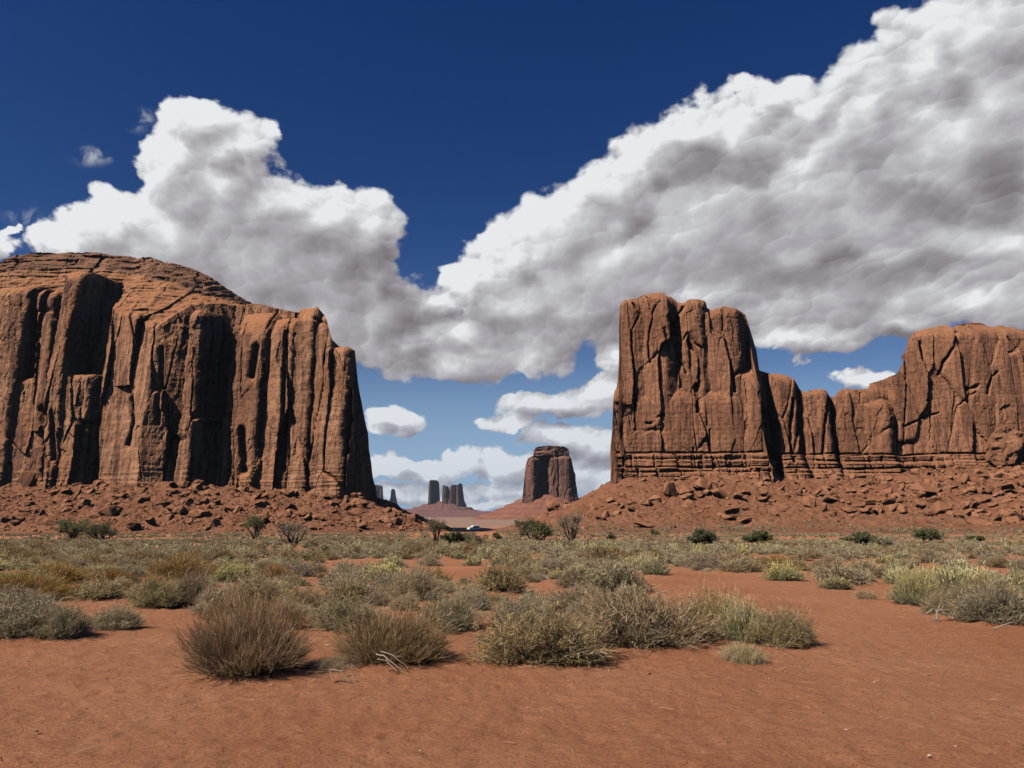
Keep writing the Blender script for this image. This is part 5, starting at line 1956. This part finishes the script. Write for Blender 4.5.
# ------------------------------------------------------------------ parked vehicle, post, air
def build_vehicle():
    D = 285.0
    x, y, _ = at(473.5, 529.5, D)
    z = float(ground_z(x, y)) - .02
    z = max(z, at(473.5, 530.6, D)[2])
    paint, t, b = new_mat("white_paint", .35, .5)
    b.inputs['Base Color'].default_value = (.78, .78, .77, 1)
    glass, t, b = new_mat("dark_glass", .1, .6)
    b.inputs['Base Color'].default_value = (.02, .022, .025, 1)
    rub, t, b = new_mat("tyre_rubber", .9, .2)
    b.inputs['Base Color'].default_value = (.02, .02, .02, 1)
    met, t, b = new_mat("wheel_metal", .4, .5)
    b.inputs['Base Color'].default_value = (.45, .45, .46, 1)
    red, t, b = new_mat("lamp_red", .3, .5)
    b.inputs['Base Color'].default_value = (.45, .02, .02, 1)
    clr, t, b = new_mat("lamp_clear", .2, .5)
    b.inputs['Base Color'].default_value = (.7, .7, .66, 1)
    r = empty_at("parked_car", (x, y, z), "white sport utility car parked far off on the pale plain, in the gap", "car")
    r.rotation_euler = (0, 0, math.radians(215))
    # side outline (length x, height z), nose at +x
    prof = [(-2.25, .45), (-2.32, .85), (-2.28, 1.15), (-2.05, 1.70), (-1.85, 1.80), (.35, 1.80), (.55, 1.74), (1.15, 1.20), (2.05, 1.08), (2.25, .92), (2.30, .50), (2.1, .38), (-2.1, .38)]
    bm = bmesh.new()
    rings = []
    for yy in (-.94, -.80, .80, .94):
        k = 1.0 if abs(yy) < .9 else 0
        ring = []
        for (px, pz) in prof:
            inset = .14 * max(0, (pz - 1.1) / .7)
            w = (yy if abs(yy) > .9 else yy * 1.0)
            sgn = 1 if yy > 0 else -1
            ww = sgn * (abs(w) - inset)
            pz2 = pz if k else .55 + (pz - .55) * .965
            ring.append(bm.verts.new((px * (1 if k else .985), ww, pz2)))
        rings.append(ring)
    n = len(prof)
    for a, b_ in zip(rings[:-1], rings[1:]):
        for i in range(n):
            bm.faces.new((a[i], a[(i + 1) % n], b_[(i + 1) % n], b_[i]))
    bm.faces.new(rings[0][::-1])
    bm.faces.new(rings[-1])
    bmesh.ops.recalc_face_normals(bm, faces=list(bm.faces))
    me = bpy.data.meshes.new("body")
    bm.to_mesh(me)
    bm.free()
    add("body", me, paint, r)

    def plate(nm, pts, mat, th=.012):
        bm = bmesh.new()
        f = bm.faces.new([bm.verts.new(p) for p in pts])
        ex = bmesh.ops.extrude_face_region(bm, geom=[f])
        nrm = f.normal.copy() if f.normal.length else Vector((0, 0, 1))
        bm.normal_update()
        nrm = f.normal.copy()
        for e in ex['geom']:
            if isinstance(e, bmesh.types.BMVert):
                e.co += nrm * th
        bmesh.ops.recalc_face_normals(bm, faces=list(bm.faces))
        me = bpy.data.meshes.new(nm)
        bm.to_mesh(me)
        bm.free()
        return add(nm, me, mat, r)
    for s in (-1, 1):
        yb, yt = s * .935, s * .845
        for x0, x1, x2, x3 in ((-2.0, -1.05, -1.05, -1.86), (-.98, .02, .02, -.98), (.09, .98, .52, .09)):
            plate("side_window", [(x0, yb, 1.18), (x1, yb, 1.18), (x2, yt, 1.68), (x3, yt, 1.68)], glass, .02 * -s)
        plate("headlight", [(2.285, s * .60, .78), (2.285, s * .86, .78), (2.27, s * .84, .92), (2.27, s * .60, .92)], clr, .03)
        plate("tail_light", [(-2.335, s * .70, .85), (-2.335, s * .88, .85), (-2.30, s * .86, 1.12), (-2.30, s * .72, 1.12)], red, -.02)
        for wx in (-1.4, 1.42):
            mb = MB()
            mb.tube([(wx, s * .72, .36), (wx, s * .74, .36), (wx, s * .93, .36), (wx, s * .95, .36)], [.30, .37, .37, .30], 20)
            w = add("wheel", mb.mesh("wheel", False), rub, r)
            mb = MB()
            mb.tube([(wx, s * .90, .36), (wx, s * .962, .36), (wx, s * .966, .36)], [.22, .22, .01], 14)
            add("rim", mb.mesh("rim", False), met, w)
    plate("windscreen", [(1.12, -.78, 1.23), (1.12, .78, 1.23), (.60, .70, 1.69), (.60, -.70, 1.69)], glass, .03)
    plate("rear_window", [(-2.27, -.72, 1.2), (-2.27, .72, 1.2), (-2.09, .66, 1.62), (-2.09, -.66, 1.62)], glass, -.03)

    # a lone dark post on the plain, left of the car
    px, py, _ = at(454, 529, 278)
    pz = max(float(ground_z(px, py)), at(454, 529.6, 278)[2])
    mb = MB()
    mb.tube([(0, 0, -.3), (0, 0, .5), (.02, 0, 1.1), (.02, 0, 1.14)], [.16, .15, .14, .10], 10)
    o = add("post", mb.mesh("post", True), PM['bark'], None, (px, py, pz))
    tag(o, "short dark post standing on the pale plain left of the white car", "post")


def build_haze():
    m = bpy.data.materials.new("desert_air")
    m.use_nodes = True
    t = NT(m.node_tree)
    t.n.clear()
    out = t.node('ShaderNodeOutputMaterial')
    v = t.node('ShaderNodeVolumePrincipled')
    v.inputs['Color'].default_value = (.72, .84, 1.0, 1)
    v.inputs['Density'].default_value = 2.6e-5
    v.inputs['Anisotropy'].default_value = 0.2
    t.l.new(v.outputs[0], out.inputs['Volume'])
    mb = MB()
    mb.box((0, 2600, 99.5), (9000, 5900, 225))
    o = add("haze", mb.mesh("haze"), m)
    tag(o, "thin bluish desert air between the near ground and the far towers", "haze", kind="stuff")
plant_mats()
_cand = plan_plants()
build_terrain()
build_buttes()
build_plants(_cand)
build_ground()
build_trees()
build_deadwood()
build_rocks()
build_vehicle()
build_haze()
